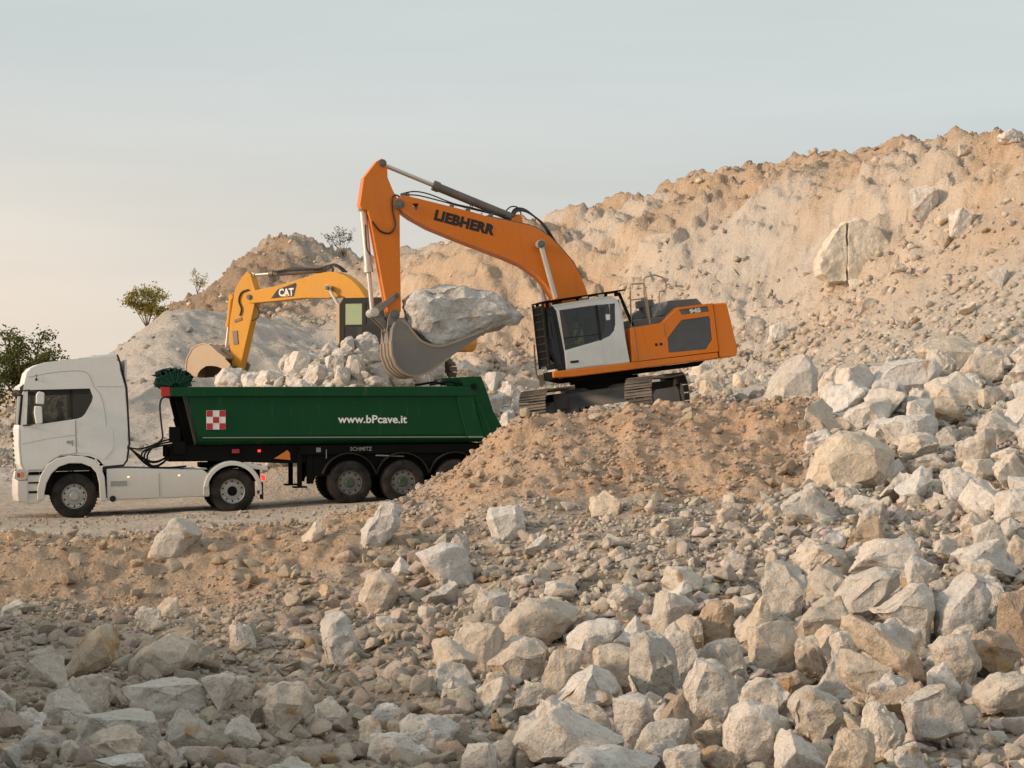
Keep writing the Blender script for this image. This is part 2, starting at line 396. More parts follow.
def stone_mat(name, attr=None, warm=0.0):
    """limestone: pale broken faces, buff dust and ochre staining; tint per stone"""
    m, nt, bs = new_mat(name)
    tc = N(nt, 'ShaderNodeTexCoord')
    if attr:
        at = N(nt, 'ShaderNodeAttribute', attribute_name=attr)
        vec0 = N(nt, 'ShaderNodeNewGeometry').outputs['Position']
        tint = at.outputs['Color']; scale = 2.2
        vec = vec0
    else:
        oi = N(nt, 'ShaderNodeObjectInfo')
        tint = oi.outputs['Color']; scale = 1.7
        vm = N(nt, 'ShaderNodeVectorMath', operation='MULTIPLY_ADD')
        cx = N(nt, 'ShaderNodeCombineXYZ')
        for k in range(3): nt.links.new(oi.outputs['Random'], cx.inputs[k])
        nt.links.new(cx.outputs[0], vm.inputs[0]); vm.inputs[1].default_value = (37, 61, 23)
        nt.links.new(N(nt, 'ShaderNodeNewGeometry').outputs['Position'], vm.inputs[2])
        vec = vm.outputs[0]
    big = noise_n(nt, vec, scale, 5, .6)
    mid = noise_n(nt, vec, scale * 4.5, 6, .65)
    fine = noise_n(nt, vec, scale * 22, 4, .6)
    c = mixc(nt, mrange(nt, mid, .36, .68, 0, .55), tint, (.64, .60, .555), 'MULTIPLY')
    c = mixc(nt, mrange(nt, big, .50, .74, 0, .5), c, (.56, .465, .375))          # buff dust
    st = N(nt, 'ShaderNodeTexNoise', Scale=scale * 1.3, Detail=3.0)
    nt.links.new(vec, st.inputs['Vector'])
    if attr: amount = mrange(nt, st.outputs['Fac'], .64, .74, 0, .5)
    else:                                                   # some blocks carry far more iron than others
        sh = N(nt, 'ShaderNodeMath', operation='MULTIPLY_ADD'); nt.links.new(oi.outputs['Alpha'], sh.inputs[0]); sh.inputs[1].default_value = -.22; nt.links.new(st.outputs['Fac'], sh.inputs[2])
        amount = mrange(nt, sh.outputs[0], .42, .50, 0, .75)
    c = mixc(nt, amount, c, (.46, .27, .115))   # ochre stain
    c = mixc(nt, mrange(nt, fine, .52, .75, 0, .45), c, (.30, .25, .19))
    if not attr:
        wob = N(nt, 'ShaderNodeTexNoise', Scale=scale * 1.8, Detail=3.0); nt.links.new(vec, wob.inputs['Vector'])
        va = N(nt, 'ShaderNodeVectorMath', operation='MULTIPLY_ADD'); nt.links.new(wob.outputs['Color'], va.inputs[0]); va.inputs[1].default_value = (.55, .55, .55); nt.links.new(vec, va.inputs[2])
        vc = N(nt, 'ShaderNodeTexVoronoi', feature='DISTANCE_TO_EDGE', Scale=scale * 1.25); nt.links.new(va.outputs[0], vc.inputs['Vector'])
        crack = mrange(nt, vc.outputs['Distance'], 0.0, .022, 1, 0)
        cm = N(nt, 'ShaderNodeMath', operation='MULTIPLY'); nt.links.new(crack, cm.inputs[0]); nt.links.new(mrange(nt, big, .40, .60, 0, .55), cm.inputs[1])
        c = mixc(nt, cm.outputs[0], c, (.27, .20, .14))                                # joints and cracks
    nt.links.new(c, bs.inputs['Base Color'])
    bs.inputs['Roughness'].default_value = .92
    bs.inputs['Specular IOR Level'].default_value = .15
    n0 = None if attr else bump_n(nt, vc.outputs['Distance'], .35, .12)
    n1 = bump_n(nt, mid, .75, .10, n0)
    n2 = bump_n(nt, fine, .65, .025, n1)
    nt.links.new(n2, bs.inputs['Normal'])
    return m

def ground_mat():
    m, nt, bs = new_mat('quarry_ground')
    at = N(nt, 'ShaderNodeAttribute', attribute_name='soil')
    vec = N(nt, 'ShaderNodeNewGeometry').outputs['Position']
    big = noise_n(nt, vec, .55, 6, .62)
    mid = noise_n(nt, vec, 3.2, 6, .66)
    fine = noise_n(nt, vec, 17, 5, .65)
    vo = N(nt, 'ShaderNodeTexVoronoi', Scale=9.0); nt.links.new(vec, vo.inputs['Vector'])
    vo2 = N(nt, 'ShaderNodeTexVoronoi', Scale=26.0); nt.links.new(vec, vo2.inputs['Vector'])
    c = mixc(nt, mrange(nt, big, .35, .68, 0, .45), at.outputs['Color'], (.78, .72, .64), 'MULTIPLY')
    c = mixc(nt, mrange(nt, mid, .5, .75, 0, .40), c, (.62, .54, .455))
    g = N(nt, 'ShaderNodeRGBToBW'); nt.links.new(vo2.outputs['Color'], g.inputs[0])
    c = mixc(nt, mrange(nt, g.outputs[0], .55, .95, 0, .40), c, (.64, .58, .51))
    c = mixc(nt, mrange(nt, fine, .25, .6, .35, 0), c, (.22, .17, .12))
    nt.links.new(c, bs.inputs['Base Color'])
    bs.inputs['Roughness'].default_value = .95
    bs.inputs['Specular IOR Level'].default_value = .1
    iv = mrange(nt, vo.outputs['Distance'], 0, .6, 1, 0)
    n0 = bump_n(nt, big, .6, .45)
    n1 = bump_n(nt, mid, .85, .16, n0)
    n2 = bump_n(nt, iv, .35, .03, n1)
    n3 = bump_n(nt, fine, .6, .025, n2)
    nt.links.new(n3, bs.inputs['Normal'])
    return m

MAT = {
    'ground': ground_mat(),
    'stone': stone_mat('limestone'),
    'rubble': stone_mat('limestone_rubble', 'tint'),
    'white_paint': paint('white_truck_paint', (.74, .74, .71), .32, dust=.14, streak=.10, mud=(.75, 1.9, .55)),
    'white_cab': paint('white_cab_paint', (.70, .70, .67), .4, dust=.2, streak=.15),
    'black': paint('black_plastic', (.016, .015, .015), .6, dust=.05, spec=.2),
    'chassis': paint('black_chassis', (.007, .007, .007), .8, dust=.015, spec=.1),
    'rubber': paint('tyre_rubber', (.016, .015, .0145), .9, dust=.10, scale=3, spec=.12),
    'rim': paint('steel_rim', (.42, .41, .39), .5, .5, dust=.25),
    'dark_rim': paint('dusty_dark_rim', (.16, .16, .15), .6, .3, dust=.25),
    'seam': paint('panel_gap', (.30, .30, .28), .7, dust=.05),
    'green': paint('green_tipper_paint', (.002, .056, .019), .45, dust=.010, spec=.16, streak=.30),
    'green_tarp': paint('green_tarpaulin', (.008, .055, .038), .8, dust=.04, spec=.15),
    'green_hub': paint('green_hub_paint', (.01, .05, .03), .6, dust=.2),
    'orange': paint('orange_machine_paint', (.74, .190, .010), .40, dust=.09, spec=.3, streak=.28),
    'yellow': paint('yellow_machine_paint', (.68, .305, .02), .5, dust=.2, spec=.3, streak=.35),
    'grey': paint('grey_machine_paint', (.105, .11, .115), .5, dust=.2),
    'track': paint('worn_track_steel', (.13, .115, .10), .55, .5, dust=.5),
    'steel': paint('worn_bucket_steel', (.21, .19, .175), .5, .35, dust=.28),
    'worn': paint('earth_polished_steel', (.36, .27, .19), .45, .35, dust=.5),
    'chrome': paint('bright_rod_steel', (.62, .58, .53), .38, .6, dust=.10, relief=0),
    'rod_dusty': paint('cylinder_barrel', (.14, .12, .11), .5, .4, dust=.3),
    'hose': paint('hydraulic_hose', (.018, .017, .016), .6, dust=.15),
    'red': paint('red_panel', (.45, .025, .03), .5, dust=.08),
    'amber': paint('amber_reflector', (.75, .22, .03), .35, dust=.05),
    'white_mark': paint('white_marking', (.80, .80, .77), .5, dust=.06),
    'dull_mark': paint('dull_marking', (.22, .27, .23), .5, dust=.1),
    'black_mark': paint('black_marking', (.015, .012, .01), .5, dust=.05),
    'seat': paint('seat_cloth', (.05, .05, .055), .9, dust=.05),
    'skin': paint('skin', (.42, .24, .16), .55, dust=.0),
    'hair': paint('dark_hair', (.02, .014, .01), .8, dust=.0),
    'dark_cloth': paint('dark_jacket', (.035, .035, .045), .9, dust=.05),
    'hivis': paint('safety_yellow_cloth', (.55, .62, .10), .8, dust=.1),
    'glass': glass('cab_glass', (.34, .37, .36)),
    'clear_glass': glass('clear_cab_glass', (.80, .82, .80)),
    'tint_glass': glass('tinted_cab_glass', (.70, .72, .70)),
    'dim_glass': glass('dimmed_far_glass', (.07, .08, .08)),  # far cab window darkened to stand in for the dim interior
    'dark_glass': glass('tinted_glass', (.22, .24, .24)),
    'green_reflection': paint('pale_green_reflection', (.27, .35, .20), .35, dust=.15),  # opaque pale green, painted for the reflection in the window
    'bark': paint('bark', (.13, .09, .06), .9, dust=.1, scale=4),
    'lamp_red': emit('lit_red_lamp', (1.0, .04, .03), 1.2),
    'lamp_amber': emit('lit_amber_lamp', (1.0, .55, .25), 1.3),
}
def leaf_mat(name, a, b):
    m, nt, bs = new_mat(name)
    at = N(nt, 'ShaderNodeAttribute', attribute_name='tint')
    c = mixc(nt, at.outputs['Fac'], a, b)
    nt.links.new(c, bs.inputs['Base Color'])
    bs.inputs['Roughness'].default_value = .7
    bs.inputs['Specular IOR Level'].default_value = .2
    out = [n for n in nt.nodes if n.type == 'OUTPUT_MATERIAL'][0]
    tl = N(nt, 'ShaderNodeBsdfTranslucent'); nt.links.new(c, tl.inputs['Color'])
    mx = N(nt, 'ShaderNodeMixShader'); mx.inputs[0].default_value = .35
    nt.links.new(bs.outputs[0], mx.inputs[1]); nt.links.new(tl.outputs[0], mx.inputs[2])
    nt.links.new(mx.outputs[0], out.inputs['Surface'])
    return m
MAT['leaf_dark'] = leaf_mat('dark_olive_leaves', (.045, .060, .014), (.16, .16, .045))
MAT['leaf_gold'] = leaf_mat('yellowing_leaves', (.22, .19, .04), (.42, .36, .11))
MAT['leaf_dry'] = leaf_mat('dry_grey_leaves', (.10, .09, .055), (.19, .16, .10))

# ------------------------------------------------------------------ building helpers
def tag(o, label=None, cat=None, group=None, kind=None):
    if label: o['label'] = label
    if cat: o['category'] = cat
    if group: o['group'] = group
    if kind: o['kind'] = kind
    return o

def link(name, me, mat=None, parent=None):
    o = bpy.data.objects.new(name, me)
    if mat is not None:
        for mm in (mat if isinstance(mat, (list, tuple)) else [mat]):
            me.materials.append(MAT[mm] if isinstance(mm, str) else mm)
    COL.objects.link(o)
    if parent is not None: o.parent = parent
    return o

def empty(name, matrix, label, cat, group=None):
    o = bpy.data.objects.new(name, None)
    o.empty_display_size = .3
    o.matrix_world = matrix
    COL.objects.link(o)
    return tag(o, label, cat, group)

class MB:
    """collects shapes for one mesh; coordinates are those of the thing it belongs to"""
    def __init__(self, M=None):
        self.v = []; self.f = []; self.M = M
    def add(self, verts, faces):
        b = len(self.v)
        for p in verts:
            p = Vector(p)
            self.v.append(self.M @ p if self.M is not None else p)
        self.f += [tuple(i + b for i in q) for q in faces]
        return self
    def box(self, c, s, rot=None):
        hx, hy, hz = s[0] / 2, s[1] / 2, s[2] / 2
        vs = [Vector((x, y, z)) for x in (-hx, hx) for y in (-hy, hy) for z in (-hz, hz)]
        if rot is not None:
            e = Euler(rot).to_matrix(); vs = [e @ v for v in vs]
        vs = [v + Vector(c) for v in vs]
        return self.add(vs, [(0, 1, 3, 2), (4, 6, 7, 5), (0, 4, 5, 1), (2, 3, 7, 6), (0, 2, 6, 4), (1, 5, 7, 3)])
    def cyl(self, a, b, r0, r1=None, n=16, caps=True):
        a = Vector(a); b = Vector(b); r1 = r0 if r1 is None else r1
        d = (b - a).normalized()
        s = d.orthogonal().normalized(); t = d.cross(s)
        vs = []
        for p, r in ((a, r0), (b, r1)):
            for k in range(n):
                an = 2 * PI * k / n
                vs.append(p + s * (r * math.cos(an)) + t * (r * math.sin(an)))
        fs = [(k, (k + 1) % n, n + (k + 1) % n, n + k) for k in range(n)]
        if caps: fs += [tuple(range(n - 1, -1, -1)), tuple(range(n, 2 * n))]
        return self.add(vs, fs)
    def tube(self, path, r, n=8):
        pts = [Vector(p) for p in path]
        rs = r if isinstance(r, (list, tuple)) else [r] * len(pts)
        prev = None; vs = []; fs = []
        for i, p in enumerate(pts):
            d = (pts[min(i + 1, len(pts) - 1)] - pts[max(i - 1, 0)]).normalized()
            s = d.orthogonal().normalized() if prev is None else (prev - d * prev.dot(d)).normalized()
            prev = s; t = d.cross(s)
            for k in range(n):
                an = 2 * PI * k / n
                vs.append(p + s * (rs[i] * math.cos(an)) + t * (rs[i] * math.sin(an)))
        for i in range(len(pts) - 1):
            for k in range(n):
                fs.append((i * n + k, i * n + (k + 1) % n, (i + 1) * n + (k + 1) % n, (i + 1) * n + k))
        fs += [tuple(range(n - 1, -1, -1)), tuple(range((len(pts) - 1) * n, len(pts) * n))]
        return self.add(vs, fs)
    def prism(self, poly, y0, y1):
        """(x, z) outline pushed from y0 to y1"""
        n = len(poly)
        ar = sum(poly[i][0] * poly[(i + 1) % n][1] - poly[(i + 1) % n][0] * poly[i][1] for i in range(n))
        if ar < 0: poly = poly[::-1]
        if y0 > y1: y0, y1 = y1, y0
        vs = [(x, y0, z) for x, z in poly] + [(x, y1, z) for x, z in poly]
        fs = [tuple(range(n)), tuple(range(2 * n - 1, n - 1, -1))]
        fs += [(i, n + i, n + (i + 1) % n, (i + 1) % n) for i in range(n)]
        return self.add(vs, fs)
    def plate(self, outer, holes, y0, y1):
        loops = [outer] + list(holes)
        flat = [p for l in loops for p in l]
        tris = tessellate_polygon([[Vector((x, z, 0)) for x, z in l] for l in loops])
        n = len(flat)
        vs = [(x, y0, z) for x, z in flat] + [(x, y1, z) for x, z in flat]
        fs = [tuple(t) for t in tris] + [tuple(i + n for i in t[::-1]) for t in tris]
        b = 0
        for l in loops:
            k = len(l)
            fs += [(b + i, b + (i + 1) % k, n + b + (i + 1) % k, n + b + i) for i in range(k)]
            b += k
        return self.add(vs, fs)
    def lathe(self, prof, c, axis='y', n=32):
        """prof: (radius, along) round an axis through c"""
        vs = []; fs = []; m = len(prof)
        for k in range(n):
            an = 2 * PI * k / n
            for r, a in prof:
                ca, sa = r * math.cos(an), r * math.sin(an)
                p = {'y': (ca, a, sa), 'x': (a, ca, sa), 'z': (ca, sa, a)}[axis]
                vs.append(Vector(p) + Vector(c))
        for k in range(n):
            for j in range(m - 1):
                fs.append((k * m + j, k * m + j + 1, ((k + 1) % n) * m + j + 1, ((k + 1) % n) * m + j))
        return self.add(vs, fs)
    def strip(self, a, b):
        """quads between two polylines of equal length"""
        n = len(a)
        return self.add(list(a) + list(b), [(i, i + 1, n + i + 1, n + i) for i in range(n - 1)])
    def sheet(self, prof, thick, y0, y1):
        """bent sheet: (x, z) polyline of some thickness from y0 to y1"""
        n = len(prof); off = []
        for i in range(n):
            a = Vector(prof[max(i - 1, 0)]); b = Vector(prof[min(i + 1, n - 1)])
            t = (b - a).normalized(); off.append((prof[i][0] - t.y * thick, prof[i][1] + t.x * thick))
        return self.prism(list(prof) + off[::-1], y0, y1)
    def hose(self, path, r, n=8, k=6):
        """tube along a smooth curve through the points"""
        p = [Vector(q) for q in path]; out = []
        for i in range(len(p) - 1):
            a, b, c, d = p[max(i - 1, 0)], p[i], p[i + 1], p[min(i + 2, len(p) - 1)]
            for j in range(k):
                t = j / k
                out.append(.5 * (2 * b + (c - a) * t + (2 * a - 5 * b + 4 * c - d) * t * t + (3 * b - a - 3 * c + d) * t ** 3))
        return self.tube(out + [p[-1]], r, n)
    def build(self, name, mat, parent=None, bevel=0.0, smooth=34, seg=2):
        me = bpy.data.meshes.new(name)
        me.from_pydata([tuple(p) for p in self.v], [], self.f)
        bm = bmesh.new(); bm.from_mesh(me)
        bmesh.ops.recalc_face_normals(bm, faces=bm.faces); bm.to_mesh(me); bm.free()
        me.polygons.foreach_set('use_smooth', [True] * len(me.polygons))
        me.set_sharp_from_angle(angle=R(smooth))
        o = link(name, me, mat, parent)
        if bevel > 0:
            b = o.modifiers.new('edge', 'BEVEL'); b.width = bevel; b.segments = seg
            b.limit_method = 'ANGLE'; b.angle_limit = R(35); b.harden_normals = True
        return o

def lettering(name, text, size, matrix, mat, parent, bold=0.0, xscale=1.0, depth=.004, spacing=1.0, shear=0.0):
    cu = bpy.data.curves.new(name, 'FONT')
    cu.body = text; cu.size = size; cu.extrude = depth; cu.offset = bold; cu.space_character = spacing; cu.shear = shear
    cu.align_x = 'LEFT'; cu.resolution_u = 3
    ob = bpy.data.objects.new(name, cu); COL.objects.link(ob)
    dg = bpy.context.evaluated_depsgraph_get()
    me = bpy.data.meshes.new_from_object(ob.evaluated_get(dg))
    bpy.data.objects.remove(ob); bpy.data.curves.remove(cu)
    me.transform(matrix @ Matrix.Diagonal((xscale, 1, 1, 1)))
    me.materials.clear()
    return link(name, me, mat, parent)

def left_side(x, y, z, slope=0.0):
    """lettering plane on a thing's left flank (reads from outside): text runs backwards along x"""
    c, s = math.cos(slope), math.sin(slope)
    m = Matrix(((-c, s, 0, x), (0, 0, 1, y), (s, c, 0, z), (0, 0, 0, 1)))
    return m

# ------------------------------------------------------------------ stones
def stone_mesh(name, seed, sub, npts=13, boxy=.6, rough=.05, bev=.07):
    rng = random.Random(seed)
    bm = bmesh.new()
    for k in range(npts):
        p = Vector((rng.gauss(0, 1), rng.gauss(0, 1), rng.gauss(0, 1))).normalized()
        m = max(abs(p.x), abs(p.y), abs(p.z))
        p = p * ((1 - boxy) + boxy / m) * rng.uniform(.80, 1.0)
        bm.verts.new(p)
    r = bmesh.ops.convex_hull(bm, input=bm.verts)
    junk = [g for g in r['geom_interior'] + r['geom_unused'] if isinstance(g, bmesh.types.BMVert)]
    if junk: bmesh.ops.delete(bm, geom=list(set(junk)), context='VERTS')
    bmesh.ops.dissolve_limit(bm, angle_limit=R(14), verts=bm.verts, edges=bm.edges)
    if bev > 0:
        bmesh.ops.bevel(bm, geom=list(bm.edges), offset=bev, segments=1 if sub < 2 else 2, affect='EDGES', profile=.6, clamp_overlap=True)
    bmesh.ops.triangulate(bm, faces=bm.faces)
    for s in range(sub):
        longe = [e for e in bm.edges if e.calc_length() > (.42, .26, .16, .1)[s]]
        bmesh.ops.subdivide_edges(bm, edges=longe, cuts=1, use_grid_fill=True)
        bmesh.ops.triangulate(bm, faces=bm.faces)
    if sub:
        for _ in range(1):
            bmesh.ops.smooth_vert(bm, verts=bm.verts, factor=.22, use_axis_x=True, use_axis_y=True, use_axis_z=True)
    me = bpy.data.meshes.new(name)
    bmesh.ops.recalc_face_normals(bm, faces=bm.faces)
    bm.to_mesh(me); bm.free()
    co = np.empty(len(me.vertices) * 3); me.vertices.foreach_get('co', co); co = co.reshape(-1, 3)
    if sub:
        no = np.empty(len(me.vertices) * 3); me.vertices.foreach_get('normal', no); no = no.reshape(-1, 3)
        o = seed * 3.17
        dsp = rough * 1.6 * fbm3(co * 1.6 + o, 2) + rough * fbm3(co * 4.5 + o, 3) + rough * .5 * fbm3(co * 11 + o, 2) - rough * 1.5 * np.maximum(0, fbm3(co * 2.6 - o, 2) - .35)
        co = co + no * dsp[:, None]
    lo, hi = co.min(0), co.max(0)
    co = (co - (lo + hi) / 2) / (hi - lo)                       # unit box
    me.vertices.foreach_set('co', co.ravel()); me.update()
    return me

HI = []
for k in range(26):
    me = stone_mesh('boulder', 100 + k, 3, npts=(10, 13, 17, 22)[k % 4], boxy=(.75, .45, .3, .6, .15)[k % 5], rough=(.035, .06, .045)[k % 3], bev=(.03, .06, .045)[k % 3])
    me.polygons.foreach_set('use_smooth', [True] * len(me.polygons))
    me.set_sharp_from_angle(angle=R(38))
    me.materials.append(MAT['stone'])
    HI.append(me)

def mesh_arrays(me):
    me.calc_loop_triangles()
    co = np.empty(len(me.vertices) * 3); me.vertices.foreach_get('co', co)
    t = np.empty(len(me.loop_triangles) * 3, int); me.loop_triangles.foreach_get('vertices', t)
    return co.reshape(-1, 3), t.reshape(-1, 3)

LOW = [mesh_arrays(stone_mesh('low', 300 + k, 0, npts=9 + k % 4, boxy=(.4, .8)[k % 2], bev=0)) for k in range(16)]
MID = [mesh_arrays(stone_mesh('mid', 400 + k, 1, npts=9 + k % 4, boxy=(.5, .85)[k % 2], rough=.035, bev=.035)) for k in range(18)]
print('tris hi', sum(len(m.loop_triangles) or len(m.polygons) for m in HI) / len(HI), 'low', np.mean([len(a[1]) for a in LOW]), 'mid', np.mean([len(a[1]) for a in MID]))

def heap(name, protos, pos, size, tint, seed, label, cat, flat=.8):
    """a great many loose stones as one mesh"""
    rs = np.random.RandomState(seed); n = len(pos)
    which = rs.randint(0, len(protos), n)
    V_, F_, C_ = [], [], []; base = 0
    for k in range(len(protos)):
        idx = np.where(which == k)[0]
        if not len(idx): continue
        co, tr = protos[k]
        q = rs.normal(size=(len(idx), 4)); q /= np.linalg.norm(q, axis=1)[:, None]
        w, x, y, z = q.T
        Rm = np.stack([1 - 2 * (y * y + z * z), 2 * (x * y - z * w), 2 * (x * z + y * w), 2 * (x * y + z * w), 1 - 2 * (x * x + z * z), 2 * (y * z - x * w), 2 * (x * z - y * w), 2 * (y * z + x * w), 1 - 2 * (x * x + y * y)], 1).reshape(-1, 3, 3)
        asp = rs.uniform(.65, 1.2, (len(idx), 3))
        p = co[None] * asp[:, None, :]
        p = np.einsum('nij,nvj->nvi', Rm, p)
        p[:, :, 2] *= flat
        p = p * size[idx][:, None, None] + pos[idx][:, None, :]
        nv = len(co)
        V_.append(p.reshape(-1, 3))
        F_.append((tr[None] + (np.arange(len(idx)) * nv)[:, None, None] + base).reshape(-1, 3))
        C_.append(np.repeat(tint[idx], nv, axis=0)); base += nv * len(idx)
    Vv = np.concatenate(V_); Ff = np.concatenate(F_); Cc = np.concatenate(C_)
    me = bpy.data.meshes.new(name)
    me.vertices.add(len(Vv)); me.vertices.foreach_set('co', Vv.ravel())
    me.loops.add(len(Ff) * 3); me.loops.foreach_set('vertex_index', Ff.ravel().astype(np.int32))
    me.polygons.add(len(Ff)); me.polygons.foreach_set('loop_start', np.arange(0, len(Ff) * 3, 3, dtype=np.int32))
    me.update(calc_edges=True)
    a = me.attributes.new('tint', 'FLOAT_COLOR', 'POINT')
    a.data.foreach_set('color', np.concatenate([Cc, np.ones((len(Cc), 1))], 1).ravel())
    o = link(name, me, 'rubble')
    return tag(o, label, cat, kind='stuff')

def hull_stone(name, outline, slices, seed, fine=.08, low=None, bulge=.10, chips=9, bite=(.03, .10)):
    """block with the given (x, z) outline at its thickest, drawn in towards its near and far ends"""
    rg = random.Random(seed); bm = bmesh.new()
    cx = sum(p[0] for p in outline) / len(outline); cz = sum(p[1] for p in outline) / len(outline)
    for y, sc in slices:
        for x, z in outline:
            j = rg.uniform(.95, 1.0)
            yy = y if low is None or z > low[0] else max(-low[1], min(low[1], y))
            bm.verts.new((cx + (x - cx) * sc * j, yy, cz + (z - cz) * sc * j))
    r = bmesh.ops.convex_hull(bm, input=bm.verts)
    bmesh.ops.delete(bm, geom=list({g for g in r['geom_interior'] + r['geom_unused'] if isinstance(g, bmesh.types.BMVert)}), context='VERTS')
    size = max(max(p[0] for p in outline) - min(p[0] for p in outline), .1)
    for k in range(chips):                                  # fracture faces
        n = Vector((rg.gauss(0, .8), -abs(rg.gauss(.5, .6)) if k < 7 else rg.gauss(0, 1), rg.gauss(.25, .7))).normalized()
        far = max(v.co.dot(n) for v in bm.verts)
        r2 = bmesh.ops.bisect_plane(bm, geom=bm.verts[:] + bm.edges[:] + bm.faces[:], plane_co=n * (far - size * rg.uniform(*bite)), plane_no=n, clear_outer=True)
        ed = [g for g in r2['geom_cut'] if isinstance(g, bmesh.types.BMEdge)]
        if ed: bmesh.ops.holes_fill(bm, edges=ed)
    bmesh.ops.dissolve_limit(bm, angle_limit=R(14), verts=bm.verts, edges=bm.edges)
    bmesh.ops.bevel(bm, geom=list(bm.edges), offset=.022 * size, segments=1, affect='EDGES', clamp_overlap=True)
    bmesh.ops.triangulate(bm, faces=bm.faces)
    for L_ in (.7, .4, .22, .13, .08):
        if L_ < fine: break
        bmesh.ops.subdivide_edges(bm, edges=[e for e in bm.edges if e.calc_length() > L_], cuts=1, use_grid_fill=True); bmesh.ops.triangulate(bm, faces=bm.faces)
    bmesh.ops.smooth_vert(bm, verts=bm.verts, factor=.12, use_axis_x=True, use_axis_y=True, use_axis_z=True)
    bmesh.ops.recalc_face_normals(bm, faces=bm.faces)
    me = bpy.data.meshes.new(name); bm.to_mesh(me); bm.free()
    co = np.empty(len(me.vertices) * 3); me.vertices.foreach_get('co', co); co = co.reshape(-1, 3)
    no = np.empty(len(me.vertices) * 3); me.vertices.foreach_get('normal', no); no = no.reshape(-1, 3)
    o = seed * 1.7
    dsp = bulge * fbm3(co * 1.1 + o, 3) + .04 * np.abs(fbm3(co * 4 + o, 3)) - bulge * 1.6 * np.maximum(0, fbm3(co * 1.9 - o, 2) - .2) + .012 * fbm3(co * 13, 2)
    me.vertices.foreach_set('co', (co + no * (dsp - .03)[:, None]).ravel()); me.update()
    me.polygons.foreach_set('use_smooth', [True] * len(me.polygons)); me.set_sharp_from_angle(angle=R(36))
    me.materials.append(MAT['stone'])
    return me

# ------------------------------------------------------------------ ground
def soil_colour(x, y):
    q = zones(x, y); u, d = q['u'], q['d']
    n1 = fbm2(x * .3, y * .3, 4); n2 = fbm2(x * 1.2 + 8, y * 1.2, 4)
    def L(a, b, w): return a * (1 - w[..., None]) + np.array(b) * w[..., None]
    c = np.ones(x.shape + (3,)) * np.array((.46, .375, .30))
    c = L(c, (.35, .265, .20), sstep(-.1, .5, n2))                       # damp earth between the stones
    c = L(c, (.54, .455, .375), q['road'])
    c = L(c, (.42, .34, .27), q['road'] * sstep(.05, .5, fbm2(x * .16, y * 1.7, 3)) * .6)
    mid = sstep(56, 62, d) * (1 - q['road'])
    c = L(c, (.56, .50, .44), mid * .9)
    c = L(c, (.59, .445, .32), q['cliff'])
    c = L(c, (.67, .545, .43), q['cliff'] * sstep(.0, .5, fbm2((x + .6 * y) * .5, (y - .6 * x) * .1, 3)) * .8)
    c = L(c, (.49, .335, .215), q['cliff'] * sstep(.15, .6, n1) * .55)
    c = L(c, (.50, .335, .205), q['cliff'] * sstep(790, 900, u + 60 * n1) * sstep(.0, .3, .15 + .5 * n1 + .3 * n2) * .75)
    crest = np.interp(u, _us, _T[:, 180:330].max(1))
    below = crest - base_height(x, y)
    c = L(c, (.47, .325, .215), q['cliff'] * (1 - sstep(.5, 2.6, below + 1.6 * n2 + 1.2 * n1)) * .75)      # earth over the rock, washed down the face
    c = L(c, (.49, .36, .25), q['cliff'] * sstep(.1, .5, fbm2((x + .45 * y) * .8 + 31, (y - .3 * x) * .10, 3)) * .6)
    c = L(c, (.64, .58, .52), q['cliff'] * sstep(.1, .5, fbm2(x * .22 + 70, y * .22, 3)) * .55)
    c = L(c, (.54, .49, .44), sstep(480, 560, u) * (1 - sstep(760, 850, u)) * sstep(60, 64, d) * (1 - sstep(90, 97, d + 2 * n1)) * .8)
    c = L(c, (.50, .46, .42), q['mound'] * .95)
    c = L(c, (.31, .21, .14), q['hill'] * (1 - sstep(255, 320, u + 40 * n1)))
    c = L(c, (.42, .355, .295), q['hill'] * sstep(255, 320, u + 40 * n1) * .8)
    c = L(c, (.53, .335, .205), q['berm'] * (.75 + .25 * np.clip(n2, -1, 1)))
    c = L(c, (.41, .285, .19), q['bank'] * .85)
    c = L(c, (.52, .31, .165), q['bank'] * sstep(45.2, 46.6, d) * sstep(-.1, .4, n2) * .7)
    return c

def make_ground():
    ys = np.concatenate([np.arange(-40, 16, 1.5), np.arange(16, 57, .12), np.arange(57, 118, .24), np.arange(118, 140, .8), np.arange(140, 241, 5)])
    us = np.concatenate([np.arange(-2200, -160, 60), np.arange(-160, 1184, 3.0), np.arange(1184, 3201, 60)])
    U, Y = np.meshgrid(us, ys)
    X = (U - 512.0) / 2400.0 * np.maximum(Y, 9.0)
    Z = height(X, Y)
    nr, nc = X.shape
    me = bpy.data.meshes.new('ground')
    co = np.stack([X, Y, Z], -1).reshape(-1, 3)
    me.vertices.add(len(co)); me.vertices.foreach_set('co', co.ravel())
    i = (np.arange(nr - 1)[:, None] * nc + np.arange(nc - 1)[None]).ravel()
    F = np.stack([i, i + 1, i + nc + 1, i + nc], 1)
    me.loops.add(F.size); me.loops.foreach_set('vertex_index', F.ravel().astype(np.int32))
    me.polygons.add(len(F)); me.polygons.foreach_set('loop_start', np.arange(0, F.size, 4, dtype=np.int32))
    me.polygons.foreach_set('use_smooth', np.ones(len(F), bool))
    me.update(calc_edges=True)
    a = me.attributes.new('soil', 'FLOAT_COLOR', 'POINT')
    c = soil_colour(X, Y).reshape(-1, 3)
    a.data.foreach_set('color', np.concatenate([c, np.ones((len(c), 1))], 1).ravel())
    return tag(link('ground', me, 'ground'), kind='structure')
make_ground()
pl = MB(); S_ = 2500.0
pl.add([(-S_, -S_, -3.2), (S_, -S_, -3.2), (S_, S_, -3.2), (-S_, S_, -3.2)], [(0, 1, 2, 3)])
plain = pl.build('plain', 'ground'); tag(plain, kind='structure')
